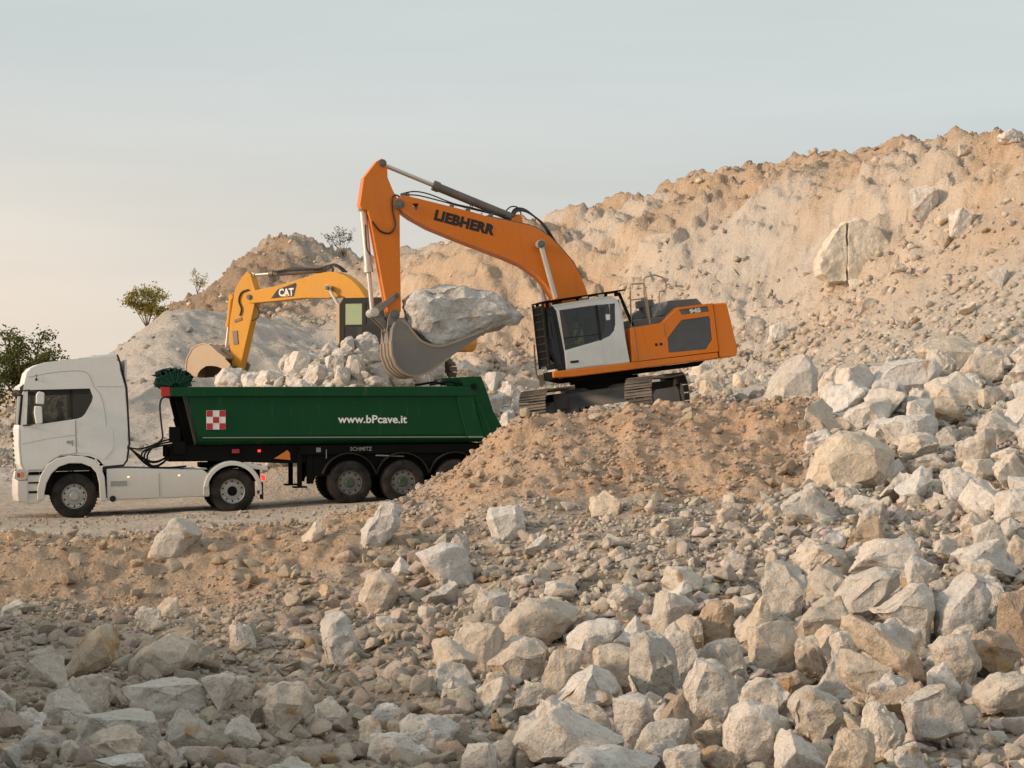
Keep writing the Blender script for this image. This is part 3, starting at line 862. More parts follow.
pa = plain.data.attributes.new('soil', 'FLOAT_COLOR', 'POINT')
pa.data.foreach_set('color', [.22, .20, .12, 1] * 4)

# ------------------------------------------------------------------ boulders one can tell apart
# x, y, width, height, height of the foot, cluster + tone, roll, own label
STONES = [

    (-6.49,46.53,1.12,0.85,-0.28,'Mg',0,'squat grey boulder half sunk in the top of the earth bank',[(0,15),(12,55),(35,92),(60,100),(82,82),(100,70),(88,38),(60,5),(25,0)]),
    (-2.44,44.91,0.86,0.99,-0.01,'Mw',0,'blocky white-topped boulder where the berm meets the road edge',[(0,40),(31,67),(56,100),(80,95),(100,78),(90,42),(56,15),(22,0),(1,7)]),
    (-0.12,44.45,0.79,0.83,0.07,'Mw',0,'squarish white block alone on the earthy slope under the berm',[(0,65),(7,92),(60,100),(93,95),(100,65),(97,29),(33,0),(13,25)]),
    (-1.14,41.63,1.14,0.91,-0.51,'Mw',0,'wedge shaped white boulder on the rubble below the squarish block',[(0,73),(27,87),(49,100),(76,96),(89,67),(100,11),(84,0),(53,6),(27,37)]),
    (-2.27,40.45,0.79,0.79,-0.86,'Mt',0,'knobbly buff boulder in the rubble beside the wedge shaped boulder',[(0,38),(28,94),(59,100),(97,88),(100,56),(72,19),(50,0)]),
    (-2.55,35.79,0.77,0.98,-1.28,'Mw',0,'tall white topped boulder standing in fine rubble',[(0,79),(16,96),(49,100),(70,89),(81,66),(100,36),(92,15),(65,0),(27,4),(14,32)]),
    (-2.49,26.87,0.67,0.78,-1.08,'Mt',0,'big boulder with a pale top and a tan lower face',[(0,59),(16,91),(39,100),(75,97),(93,71),(100,47),(84,32),(30,0),(9,20)]),
    (-4.09,36.5,0.41,0.53,-1.13,'Mw'), (-8.74,42.22,0.47,0.3,-1.02,'Mg'), (-6.31,41.47,0.5,0.31,-1.06,'Lg'), (-6.03,42.2,0.4,0.42,-1.09,'Mt'),
    (-3.23,41.98,0.31,0.37,-0.8,'Mo',0,'small orange stone in the rubble of the slope'), (-3.76,45.42,0.49,0.47,0.06,'Mt'),
    (1.77,45.25,0.6,0.56,0.54,'Mt',0,'dusty tan block stuck in the front of the berm'),
    (-5.11,34.71,1.25,0.72,-1.27,'Lt',-14,'long buff boulder beside the orange patched rock',[(0,8),(10,41),(35,79),(64,100),(87,92),(100,69),(96,41),(75,21),(35,0)]),
    (-5.88,33.5,1.01,0.8,-1.13,'Lo',-25,'tilted boulder with a bright ochre patch on its end',[(0,13),(34,57),(48,83),(69,100),(90,89),(100,65),(93,43),(62,26),(21,0)]),
    (-6.29,32.58,0.51,0.59,-1.15,'Lg'), (-5.09,28.84,0.56,0.62,-1.11,'Lg'), (-4.27,29.6,0.99,0.44,-1.08,'Lg'), (-4.14,25.59,0.94,0.56,-1.06,'LG'),
    (-3.44,26.27,0.66,0.45,-1.06,'Lg'), (-2.95,26.25,0.4,0.36,-1.02,'Lg'), (-4.94,24.76,0.63,0.34,-0.94,'LG'), (-4.44,24.1,0.21,0.23,-0.84,'Lg'),
    (-3.85,32.56,0.62,0.35,-1.21,'Lg'), (-3.28,25.34,0.56,0.19,-1.06,'Lg'), (-3.9,24.02,0.49,0.19,-0.93,'Lw'), (-5.28,28.5,0.59,0.47,-1.1,'Lg'),
    (-0.92,25.96,0.65,0.44,-1.04,'Mw'), (-1.23,24.57,0.49,0.36,-0.97,'Mw'), (-1.56,26.57,0.3,0.33,-1.02,'Mg'), (-0.72,30.08,0.34,0.4,-1.06,'Mw'),
    (-0.82,33.2,0.62,0.69,-1.19,'Mt'), (-0.54,34.5,0.79,0.81,-1.2,'Ft'),
    (0.07,34.29,0.96,0.67,-1.2,'Ft',0,'',[(0,27),(16,69),(44,100),(76,90),(100,69),(92,9),(60,0),(12,6)]),
    (0.41,36.64,1.36,0.68,-0.86,'Ft',0,'broad buff boulder at the top of the heap beside fine rubble',[(0,39),(21,82),(48,100),(87,97),(100,67),(93,36),(63,0),(33,12),(9,21)]),
    (1.15,32.78,0.91,0.64,-0.82,'Fw',0,'',[(0,54),(18,86),(55,100),(84,98),(100,77),(80,42),(39,0),(10,18)]), (0.64,31.47,0.47,0.63,-1.08,'Ft'),
    (0.91,29.69,0.94,0.53,-0.98,'Fw',0,'pale boulder with rust red stains on its face',[(0,16),(32,72),(61,100),(89,84),(100,34),(79,12),(32,0)]),
    (1.76,30,0.58,0.73,-0.82,'FG'), (2.17,30.87,0.46,0.83,-0.89,'Fw'), (-0.26,29.66,0.46,0.44,-1.09,'Fg'), (0.18,29.72,0.48,0.32,-1.01,'Fg'),
    (1.4,26.67,0.49,0.56,-1.03,'Fw'),
    (0.57,25.62,1.3,0.52,-0.96,'Fw',0,'wide low pale slab of rock in the loose stones',[(0,20),(15,55),(40,90),(60,100),(80,75),(100,30),(90,0),(10,0)]),
    (0.9,27.23,0.53,0.37,-1.02,'FG'), (1.88,26.52,0.48,0.61,-1.04,'Fb',0,'brown and green weathered block in the stone heap'),
    (1.58,25.24,0.56,0.41,-0.97,'Fg'), (0.99,24.25,0.98,0.29,-0.98,'Fw'),
    (2.51,25.26,0.63,0.67,-1.02,'Fw',0,'',[(0,59),(12,91),(44,100),(100,88),(99,47),(75,15),(31,0),(3,24)]),
    (3.31,26.26,0.65,0.61,-0.92,'Fg',0,'',[(0,60),(18,90),(49,100),(86,77),(100,33),(61,0),(12,23)]),
    (2.28,27.62,0.69,0.83,-0.94,'Fw',0,'',[(0,53),(25,100),(62,95),(100,74),(97,32),(75,0),(12,11)]), (3.01,28.6,0.58,0.33,-0.84,'Fg'),
    (3.44,31.51,0.63,0.59,-0.69,'Ft'), (3.36,33.47,0.49,0.71,-0.63,'Ft'), (2.96,34.53,0.53,0.59,-0.68,'Fb'), (2.71,31.06,0.63,0.41,-0.69,'Fg'),
    (3.99,35.57,0.66,0.84,-0.43,'Fg'), (4.32,33.49,0.75,0.62,-0.57,'Ft'), (4.85,37.07,0.69,0.46,-0.21,'Ft'),
    (5.17,34.68,1.13,0.73,-0.31,'Fg',-20,'',[(0,26),(21,70),(60,100),(88,96),(100,74),(83,48),(40,4),(12,0)]),
    (4.66,29.78,1.11,0.79,-0.65,'Ft',32,'long tan slab lying aslant across the stone heap',[(0,85),(8,100),(38,82),(79,44),(100,15),(92,0),(62,18),(17,53)]),
    (5.28,32.54,0.96,0.92,-0.55,'Fg',0,'',[(0,56),(21,72),(67,97),(97,100),(100,78),(87,0),(56,17),(15,42)]),
    (6.08,32.52,0.86,0.98,-0.39,'Fw',0,'pointed white boulder with an ochre foot in the stone heap',[(0,21),(12,51),(47,87),(62,100),(88,82),(100,46),(88,21),(41,3),(12,0)]),
    (5.9,29.56,0.62,0.71,-0.57,'Fb',35), (5.4,29.26,0.63,0.68,-0.69,'Fg',0,'',[(0,72),(25,100),(75,100),(100,52),(82,3),(32,0),(7,38)]),
    (6.51,31.1,0.59,0.77,-0.45,'Fb'), (5.61,27.39,0.75,0.49,-0.7,'Fg',-18),
    (4.45,25.5,0.79,0.58,-0.77,'Fg',0,'wide flat faced grey block in the stone heap',[(0,69),(38,97),(68,100),(92,69),(100,21),(88,3),(18,0),(8,34)]),
    (3.87,25.06,0.45,0.53,-0.88,'Fg'), (4.18,28.37,0.68,0.65,-0.81,'Ft'), (4.01,29.64,0.55,0.55,-0.76,'Fg'), (3.88,31.2,0.4,0.39,-0.65,'Ft'),
    (3.41,24.22,0.49,0.41,-0.92,'Ft'), (2.99,24.93,0.54,0.38,-1,'Fw'), (3.98,23.89,0.37,0.3,-0.89,'Fg'), (7.15,35.92,1.08,0.56,0.16,'Fg'),
    (5.95,38.3,1.19,0.51,0.08,'Fw'), (5.04,38.88,0.93,0.52,-0.03,'Fw'),
    (7.22,62.53,1.5,1.32,2.72,'Rw',0,'smooth white boulder at the end of the berm crest',[(0,8),(9,41),(28,70),(52,95),(71,100),(90,89),(100,62),(97,30),(92,3),(47,0)]),
    (8.01,58.48,1.33,0.87,2.82,'Rc',0,'',[(0,40),(15,80),(40,100),(55,95),(80,70),(100,20),(90,0),(10,0)]),
    (8.78,53.76,1.84,0.91,2.91,'RW',0,'long rounded white boulder on the ridge of blocks',[(0,50),(7,73),(25,95),(61,100),(89,93),(100,70),(93,40),(75,13),(48,0),(12,7),(3,27)]),
    (10.45,57.52,1.88,0.95,3.37,'Rc',0,'big cream block behind the long rounded boulder',[(0,66),(11,83),(32,100),(74,97),(91,79),(100,10),(74,0),(49,17),(25,48)]),
    (9.61,51.72,1.26,0.73,2.67,'Rc'), (6.41,50.02,0.69,0.73,2.09,'Rt',0,'tan block set in the earth at the end of the berm'),
    (7.33,50.2,1.19,0.75,2.11,'Rw',0,'',[(0,54),(27,77),(76,100),(100,92),(98,46),(76,4),(17,0)]),
    (7.95,48.33,1.3,0.78,1.76,'RW',0,'flat topped white block leaning on the largest cream boulder',[(0,86),(28,96),(87,100),(96,79),(100,50),(87,11),(45,0),(19,39)]),
    (8.94,50.04,0.95,0.56,2.3,'Ro',0,'orange brown boulder among white blocks'),
    (6.46,46.12,1.88,1.22,1.01,'Rc',0,'largest cream boulder sitting at the side of the berm',[(0,31),(7,58),(24,89),(41,100),(58,98),(83,89),(99,67),(100,49),(86,22),(72,9),(44,0),(21,7),(4,16)]),
    (7.23,45.71,0.44,0.44,1.26,'Rw'), (7.49,44.22,0.5,0.51,0.94,'Rw'), (7.94,45.82,0.67,0.4,1.39,'Rg'), (9.6,47.41,0.83,0.69,1.91,'Rg'),
    (8.67,44.27,0.66,0.4,1.31,'Rc'), (9.1,43.58,0.72,0.67,1.17,'Rc'), (8.14,41.88,0.71,0.63,0.78,'Rw'), (8.47,40.33,0.72,0.57,0.73,'Rw'),
    (7.98,38.99,0.55,0.31,0.57,'Rw'), (11.67,54.23,0.72,0.61,3.25,'Rc'), (8.79,46.46,0.42,0.39,1.64,'Rg'), (9.16,46.07,0.48,0.29,1.65,'Rg'),
    (6.07,41.39,0.38,0.53,0.43,'Rg'), (10.58,51.91,0.63,0.32,2.86,'Rt'), (-10,84.6,1.02,0.77,3.15,'Hw'), (-8.29,76.11,0.63,0.6,3.12,'Hw'),
    (-6.95,68.97,0.89,0.57,3.09,'Hw'), (-8.96,94.47,0.47,0.67,3.9,'Hw'), (-6.16,68.94,0.74,0.83,3.37,'Hw'), (-5.48,67.48,0.7,0.73,3.08,'Hw'),
    (-4.99,67.63,0.53,0.62,3.48,'Hw'), (-4.74,67.08,0.5,0.53,3.25,'Hw'), (-4.71,68.79,0.37,0.6,4.03,'Hw'), (-4.31,68.94,0.54,0.6,4.03,'Hw'),
    (-4.42,67.34,0.56,0.73,3.33,'Hw'), (-4.02,68.43,0.71,0.37,3.82,'Hc'), (-3.8,67.65,0.62,0.56,3.31,'Hw'), (-6.13,67.93,0.51,0.48,3.08,'Hw'),
    (-3.18,68.11,0.82,0.48,3.08,'Hc'), (-5.34,97.2,0.81,0.61,4.58,'Hw'), (-2.55,68.66,0.66,0.69,3.09,'Hw'), (-2.6,92.72,1.27,0.96,3.57,'Hc'),
    (-3.86,67.25,0.78,0.42,3.05,'Hw'), (-1.71,90.57,0.87,0.68,3.63,'Hw'), (-0.59,83.54,0.76,0.69,3.08,'TW'), (0,80.5,0.8,0.7,2.73,'TW'),
    (-0.35,72.32,0.69,0.54,2.5,'Tw'), (0.24,71.23,0.71,0.65,2.21,'Tw'), (-0.08,63.12,0.47,0.42,2.12,'TW'), (8.49,83.88,0.73,0.8,4.93,'Cw'),
    (9.13,82.08,0.72,0.68,4.78,'Cw'), (13.95,81.09,0.94,1.25,8.8,'Cw'), (14.62,78.1,0.81,0.88,8.19,'Cw'), (14.05,78.18,0.52,0.65,7.61,'Ct'),
    (11.73,78.6,0.59,0.46,5.68,'Cw'), (14.77,72.67,0.66,0.66,6.12,'Cw'), (11.17,82.71,1.03,0.62,6.72,'Cc'), (16.79,80.8,0.81,0.47,11.46,'Cw'),
    (4.02,85.67,1.07,0.5,3.65,'Cw'), (6.45,81.22,0.88,0.54,3.54,'Cw'),
]
SPLIT_X, SPLIT_Y = 11.66, 82.80
TONE = {'w': (.75, .70, .645), 'W': (.76, .73, .695), 'g': (.69, .635, .57), 'G': (.60, .555, .49), 't': (.69, .595, .49), 'c': (.77, .675, .56), 'b': (.52, .40, .30), 'o': (.68, .575, .45)}
TONE_WORD = {'w': 'whitish', 'W': 'white', 'g': 'greyish', 'G': 'dull grey', 't': 'buff', 'c': 'cream', 'b': 'brown', 'o': 'ochre'}
CLUSTER = {
    'F': ('block in the dense stone heap at the foot of the slope', 'blocks of the dense stone heap'),
    'L': ('block in the cluster below the earth bank', 'blocks clustered below the earth bank'),
    'M': ('block lying on the rubble slope under the road and berm', 'loose blocks on the rubble slope'),
    'R': ('block on the ridge of big blocks beside the earth berm', 'boulders on the ridge beside the berm'),
    'H': ('block in the heap behind the green tipper trailer', 'blocks heaped behind the trailer'),
    'T': ('block between the tipper tailgate and the orange excavator tracks', 'blocks behind the tailgate'),
    'C': ('block lodged in the rubble of the quarry face', 'blocks lodged in the quarry face'),
}
rng = random.Random(31)
FOOT = []           # x, y, radius of everything lying on the ground
def boulder(x, y, w, h, zb, key, roll=0, label=None, outline=None, proto=None, dep=None, name='boulder', yaw=None):
    if outline:                                             # a block with a shape of its own
        sd = int(abs(x * 31 + y * 17)) + 3
        pts = [((px / 100 - .5) * w, pz / 100 * h - (.16 * h if pz < 26 else 0)) for px, pz in outline]
        dd = .42 * w
        o = bpy.data.objects.new(name, hull_stone(name, pts, ((-dd, .62), (-.62 * dd, .93), (0, 1.0), (.6 * dd, .94), (dd, .66)), sd, max(.05, .09 * w), bulge=.035 * w + .01)); COL.objects.link(o)
        o.location = (x, y, zb); o.rotation_euler = (0, 0, rng.uniform(-.08, .08))
        finish(o, w, h, key, label); FOOT.append((x, y, .5 * w))
        return o
    me = HI[proto if proto is not None else rng.choice((3, 7, 11, 15, 19, 23, 2, 14)) if key[0] == 'H' else rng.randrange(len(HI))]
    o = bpy.data.objects.new(name, me); COL.objects.link(o)
    g = h1(x, y)
    bot = max(min(zb - .18 * h, g - .10 * h), zb - .34 * h)
    top = zb + h
    hh = max(top - bot, .3 * w)
    dd = dep if dep else w * rng.uniform(.75, 1.05)
    turn = rng.choice((0, PI / 2, PI, 3 * PI / 2)) if yaw is None else 0
    ex = rng.uniform(-.22, .22) if yaw is None else yaw
    sx, sy = (w, dd) if abs(math.cos(turn)) > .5 else (dd, w)
    o.scale = (sx * 1.06, sy * 1.06, hh * 1.04)
    tl = R(roll) if roll else rng.uniform(-.16, .16)
    if roll: o.scale = (sx * 1.0, sy, hh * .72) if abs(math.cos(turn)) > .5 else (sx, sy * 1.0, hh * .72)
    o.rotation_euler = (Matrix.Rotation(tl, 3, 'Y') @ Matrix.Rotation(turn + ex, 3, 'Z')).to_euler()
    o.location = (x, y, (top + bot) / 2)
    finish(o, w, h, key, label)
    FOOT.append((x, y, .5 * w))
    return o
def finish(o, w, h, key, label):
    t = TONE[key[1]]; j = rng.uniform(.90, 1.08); k = rng.uniform(-.02, .02)
    o.color = (t[0] * j + k, t[1] * j, t[2] * j - k, .08 if key[1] == 'o' else .62 if label and 'rust' in label else .8 if key[1] == 'b' else 1)
    c = CLUSTER[key[0]]
    size = 'small' if max(w, h) < .48 else 'large' if max(w, h) > .75 else 'medium'
    form = 'upright' if h > 1.02 * w else 'flat' if h < .66 * w else 'chunky'
    tag(o, label or '%s %s %s %s' % (size, form, TONE_WORD[key[1]], c[0]), 'boulder' if max(w, h) > .55 else 'stone', None if label else c[1])
for s in STONES:
    x, y, w, h, zb, key = s[:6]
    boulder(x, y, w, h, zb, key, s[6] if len(s) > 6 else 0, s[7] if len(s) > 7 and s[7] else None, s[8] if len(s) > 8 else None)

# the huge split boulder in the quarry face
bx, by = SPLIT_X, SPLIT_Y
zb = 2.8 - (278 - 400) * SPLIT_Y / 2400
split = empty('boulder', Matrix.Translation((bx, by, zb)), 'huge cream boulder with a vertical crack standing out of the quarry face', 'boulder')
LEFT_HALF = [(-1.36, .55), (-1.33, .92), (-1.03, 1.45), (-.66, 2.05), (-.40, 2.22), (-.37, 1.6), (-.36, .6), (-.38, .02), (-.92, .05), (-1.30, .32)]
RIGHT_HALF = [(-.36, 2.20), (.08, 2.34), (.50, 2.24), (1.16, 1.58), (1.40, .98), (1.04, .40), (.46, 0.0), (-.10, .10), (-.36, .05), (-.35, 1.2)]
for half, sd in ((LEFT_HALF, 41), (RIGHT_HALF, 44)):
    o = bpy.data.objects.new('block', hull_stone('block', half, ((-1.0, .95), (-.75, 1.0), (0, 1.0), (.9, .97)), sd, .1, bulge=.05, chips=3, bite=(.015, .04))); COL.objects.link(o); o.parent = split
    o.location = (.10 if sd == 41 else 0, -.55, -.30); o.color = (.82, .745, .63, 1)
FOOT.append((bx, by, 1.6))

# the rest of the stones that show singly
def fill(n, zone, cl, tones, smin, smax, tries=9000, gap=.44):
    got = 0
    for _ in range(tries):
        if got >= n: break
        u = rng.uniform(zone[0], zone[1]); d = math.sqrt(rng.uniform(zone[2] ** 2, zone[3] ** 2))
        x, y = (u - 512) / 2400 * d, d
        s = smin + (smax - smin) * rng.random() ** 1.5
        if any((x - fx) ** 2 + (y - fy) ** 2 < (gap * s + fr * .85) ** 2 for fx, fy, fr in FOOT): continue
        h = s * rng.uniform(.6, .95); g = float(height(np.array([x]), np.array([y]), False)[0])
        boulder(x, y, s, h, g - rng.uniform(-.10, .2) * h, cl + rng.choice(tones), proto=None)
        got += 1
    return got
nf = [fill(60, (440, 1050, 23.5, 41), 'F', 'ggtwwtb', .34, .66),
      fill(38, (800, 1050, 40, 57), 'R', 'wwgcW', .45, 1.0),
      fill(16, (-10, 430, 23.5, 30), 'L', 'ggtw', .30, .55),
      fill(16, (330, 800, 36, 45), 'M', 'gtwt', .28, .45),
      fill(22, (225, 490, 64, 70), 'H', 'wWWw', .55, .90),
      fill(5, (490, 545, 63, 72), 'T', 'wW', .5, .8),
      fill(14, (600, 1040, 72, 84), 'C', 'cwct', .4, .8)]
print('boulders', len(STONES), nf)

# ------------------------------------------------------------------ rubble too small or too many to pick apart
def scatter(n, us, dr, seed, weight, smin, smax, power, sink=.15):
    rs = np.random.RandomState(seed)
    u = rs.uniform(us[0], us[1], n * 6); d = np.sqrt(rs.uniform(dr[0] ** 2, dr[1] ** 2, n * 6))
    x = (u - 512) / 2400 * d
    keep = rs.uniform(size=n * 6) < weight(x, d, u)
    x, d, u = x[keep][:n], d[keep][:n], u[keep][:n]
    s = smin + (smax - smin) * rs.uniform(size=len(x)) ** power
    z = height(x, d) + s * (.28 - sink)
    return np.stack([x, d, z], 1), s, rs

def front_w(x, d, u):
    q = zones(x, d)
    patch = .35 + .65 * sstep(-.35, .3, fbm2(x * .5 + 60, d * .5, 3))
    w = patch * (1 - .55 * sstep(520, 620, u) * (1 - sstep(34, 38, d))) * (1 - .93 * q['road']) * (1 - .25 * q['berm']) * (1 - .72 * q['bank'])
    lowleft = (1 - sstep(330, 440, u)) * (1 - sstep(41, 43.5, d))
    return np.clip(w + .25 * lowleft * patch, 0, 1)
def tints(x, d, rs, n):
    q = zones(x, d)
    t = np.ones((n, 3)) * np.array((.65, .57, .485))
    wr = sstep(600, 850, q['u'])[:, None]
    t = t * (1 - .5 * wr) + .5 * wr * np.array((.72, .655, .585))
    wl2 = (1 - sstep(380, 560, q['u']))[:, None]
    t = t * (1 - wl2) + wl2 * np.array((.54, .455, .375))
    b = (q['berm'] * .8 + q['bank'] * .7)[:, None]
    t = t * (1 - b) + b * np.array((.57, .43, .31))
    far = q['cliff'][:, None]
    t = t * (1 - far) + far * np.array((.69, .57, .455))
    gm = np.clip(q['mound'], 0, 1)[:, None]
    t = t * (1 - gm) + gm * np.array((.47, .44, .40))
    t = t * rs.uniform(.72, 1.16, (n, 1)) * (1 + rs.normal(size=(n, 3)) * .025)
    o = rs.uniform(size=n) < .03
    t[o] = np.array((.48, .34, .20)) * rs.uniform(.8, 1.1, (o.sum(), 1))
    return np.clip(t, .05, .8)
def mid_w(x, d, u):
    q = zones(x, d)
    w = np.maximum(sstep(430, 640, u + 40 * fbm2(x * .6, d * .6, 2)) * (.25 + .75 * (1 - sstep(36, 47, d - .010 * (u - 560)))), (1 - sstep(25, 34, d)) * .75)
    w = np.maximum(w, sstep(780, 860, u) * sstep(38, 44, d))
    w = np.maximum(w, .12 + .45 * sstep(180, 330, u) * (1 - sstep(42.5, 45.5, d)) + .30 * (1 - sstep(38, 43, d)))
    return w * (1 - q['road']) * (1 - .72 * q['berm']) * (1 - .55 * q['bank'])
pos, s, rs = scatter(9000, (-260, 1330), (22, 58), 5, mid_w, .12, .36, 1.9, .05)
heap('rubble', MID, pos, s, tints(pos[:, 0], pos[:, 1], rs, len(s)), 6, 'fist to head sized limestone rubble covering the near slope', 'rubble')
pos, s, rs = scatter(40000, (-260, 1330), (22, 57), 8, front_w, .035, .14, 2.2, .14)
heap('gravel', LOW, pos, s, tints(pos[:, 0], pos[:, 1], rs, len(s)), 9, 'small broken limestone gravel strewn over the near slope', 'gravel')
def cliff_w(x, d, u):
    q = zones(x, d)
    w = sstep(58, 66, d) * (1 - .88 * sstep(2.0, 6.0, base_height(x, d) - 3.0 - .03 * (u - 500) / 10)) * (1 - .93 * q['mound']) * (.15 + .85 * sstep(-.15, .35, fbm2(x * .25 + 9, d * .25, 3)))
    return w * np.where(u < 560, np.where(d < 74, .15, 1.0), 1.0) * (1 - .9 * q['road'])
pos, s, rs = scatter(26000, (-160, 1260), (60, 132), 12, cliff_w, .05, .36, 4.5, .18)
heap('scree', LOW, pos, s, tints(pos[:, 0], pos[:, 1], rs, len(s)), 13, 'loose scree and broken stone on the quarry face and its foot', 'scree')
def heap_w(x, d, u):
    return sstep(212, 235, u) * (1 - sstep(480, 540, u)) * sstep(62.8, 64, d)
pos, s, rs = scatter(650, (205, 545), (62.5, 72), 15, heap_w, .18, .48, 1.3, .05)
heap('heap_rubble', MID, pos, s, np.clip(np.array((.70, .65, .58)) * rs.uniform(.85, 1.12, (len(s), 1)), 0, .75), 16, 'white broken stone filling the heap behind the trailer', 'rubble')

# ------------------------------------------------------------------ vehicles: shared pieces
def arc(cx, cz, r, a0, a1, n):
    return [(cx + r * math.cos(R(a0 + (a1 - a0) * k / (n - 1))), cz + r * math.sin(R(a0 + (a1 - a0) * k / (n - 1)))) for k in range(n)]

def wheel(parent, x, y, side, r=.53, w=.30, dual=False, rim_mat='rim', hub_mat='rim', deep=True, sunk=0.0):
    """hub with tyre and rim; side = +1 left, -1 right; y = outer face"""
    s = side; zc = r - sunk
    def yy(a): return y - s * a
    hub = MB()
    if deep:
        hub.lathe([(0.0, yy(.06)), (.10, yy(.06)), (.115, yy(.075)), (.12, yy(.17)), (0.0, yy(.17))], (x, 0, zc), 'y', 20)
    else:
        hub.lathe([(0.0, yy(.0)), (.09, yy(.0)), (.115, yy(.02)), (.13, yy(.10)), (.17, yy(.13)), (0.0, yy(.17))], (x, 0, zc), 'y', 20)
    o = hub.build('wheel', hub_mat, parent)
    ty = MB(); n = 44
    for k in range(2 if dual else 1):
        b = k * (w + .05)
        q = [(.285, yy(b + .035)), (.30, yy(b + .012)), (.36, yy(b + .0)), (.44, yy(b + .004)), (.495, yy(b + .02)), (.522, yy(b + .045)), (r, yy(b + .075)), (r, yy(b + w - .075)), (.522, yy(b + w - .045)), (.495, yy(b + w - .02)), (.44, yy(b + w)), (.36, yy(b + w)), (.285, yy(b + w - .03))]
        ty.lathe(q, (x, 0, zc), 'y', n)
        for j in range(n):                                  # tread blocks
            an = 2 * PI * (j + .5) / n
            for a in (.095, .15 + .02, .205 + .02):
                if a > w - .06: continue
                ca, sa = math.cos(an), math.sin(an)
                ty.box((x + (r + .004) * ca, yy(b + a), zc + (r + .004) * sa), (.05, .045, .022), (0, -an + PI / 2, 0))
    ty.build('tyre', 'rubber', o)
    rm = MB()
    d = .085 if deep else .03
    rm.lathe([(.298, yy(.018)), (.288, yy(.026)), (.275, yy(.05)), (.262, yy(d)), (.215, yy(d + .02)), (.20, yy(d + .012)), (.118, yy(d + .012)), (.118, yy(d + .04)), (.27, yy(d + .06)), (.288, yy(.15)), (.29, yy(w - .02))], (x, 0, zc), 'y', 32)
    for k in range(10):                                     # wheel nuts
        an = 2 * PI * k / 10
        rm.cyl((x + .16 * math.cos(an), yy(d + .014), zc + .16 * math.sin(an)), (x + .16 * math.cos(an), yy(d - .022), zc + .16 * math.sin(an)), .017, n=6)
    rm.build('rim', rim_mat, o)
    ho = MB()
    for k in range(10):                                     # hand holes between the spokes
        an = 2 * PI * (k + .5) / 10
        ho.cyl((x + .238 * math.cos(an), yy(d + .016), zc + .238 * math.sin(an)), (x + .238 * math.cos(an), yy(d + .001), zc + .238 * math.sin(an)), .022, n=8)
    ho.build('hand_hole', 'chassis', o)
    return o

def place(loc, tilt, yaw):
    return Matrix.Translation(loc) @ Matrix.Rotation(R(-tilt), 4, 'Y') @ Matrix.Rotation(R(180 + yaw), 4, 'Z')

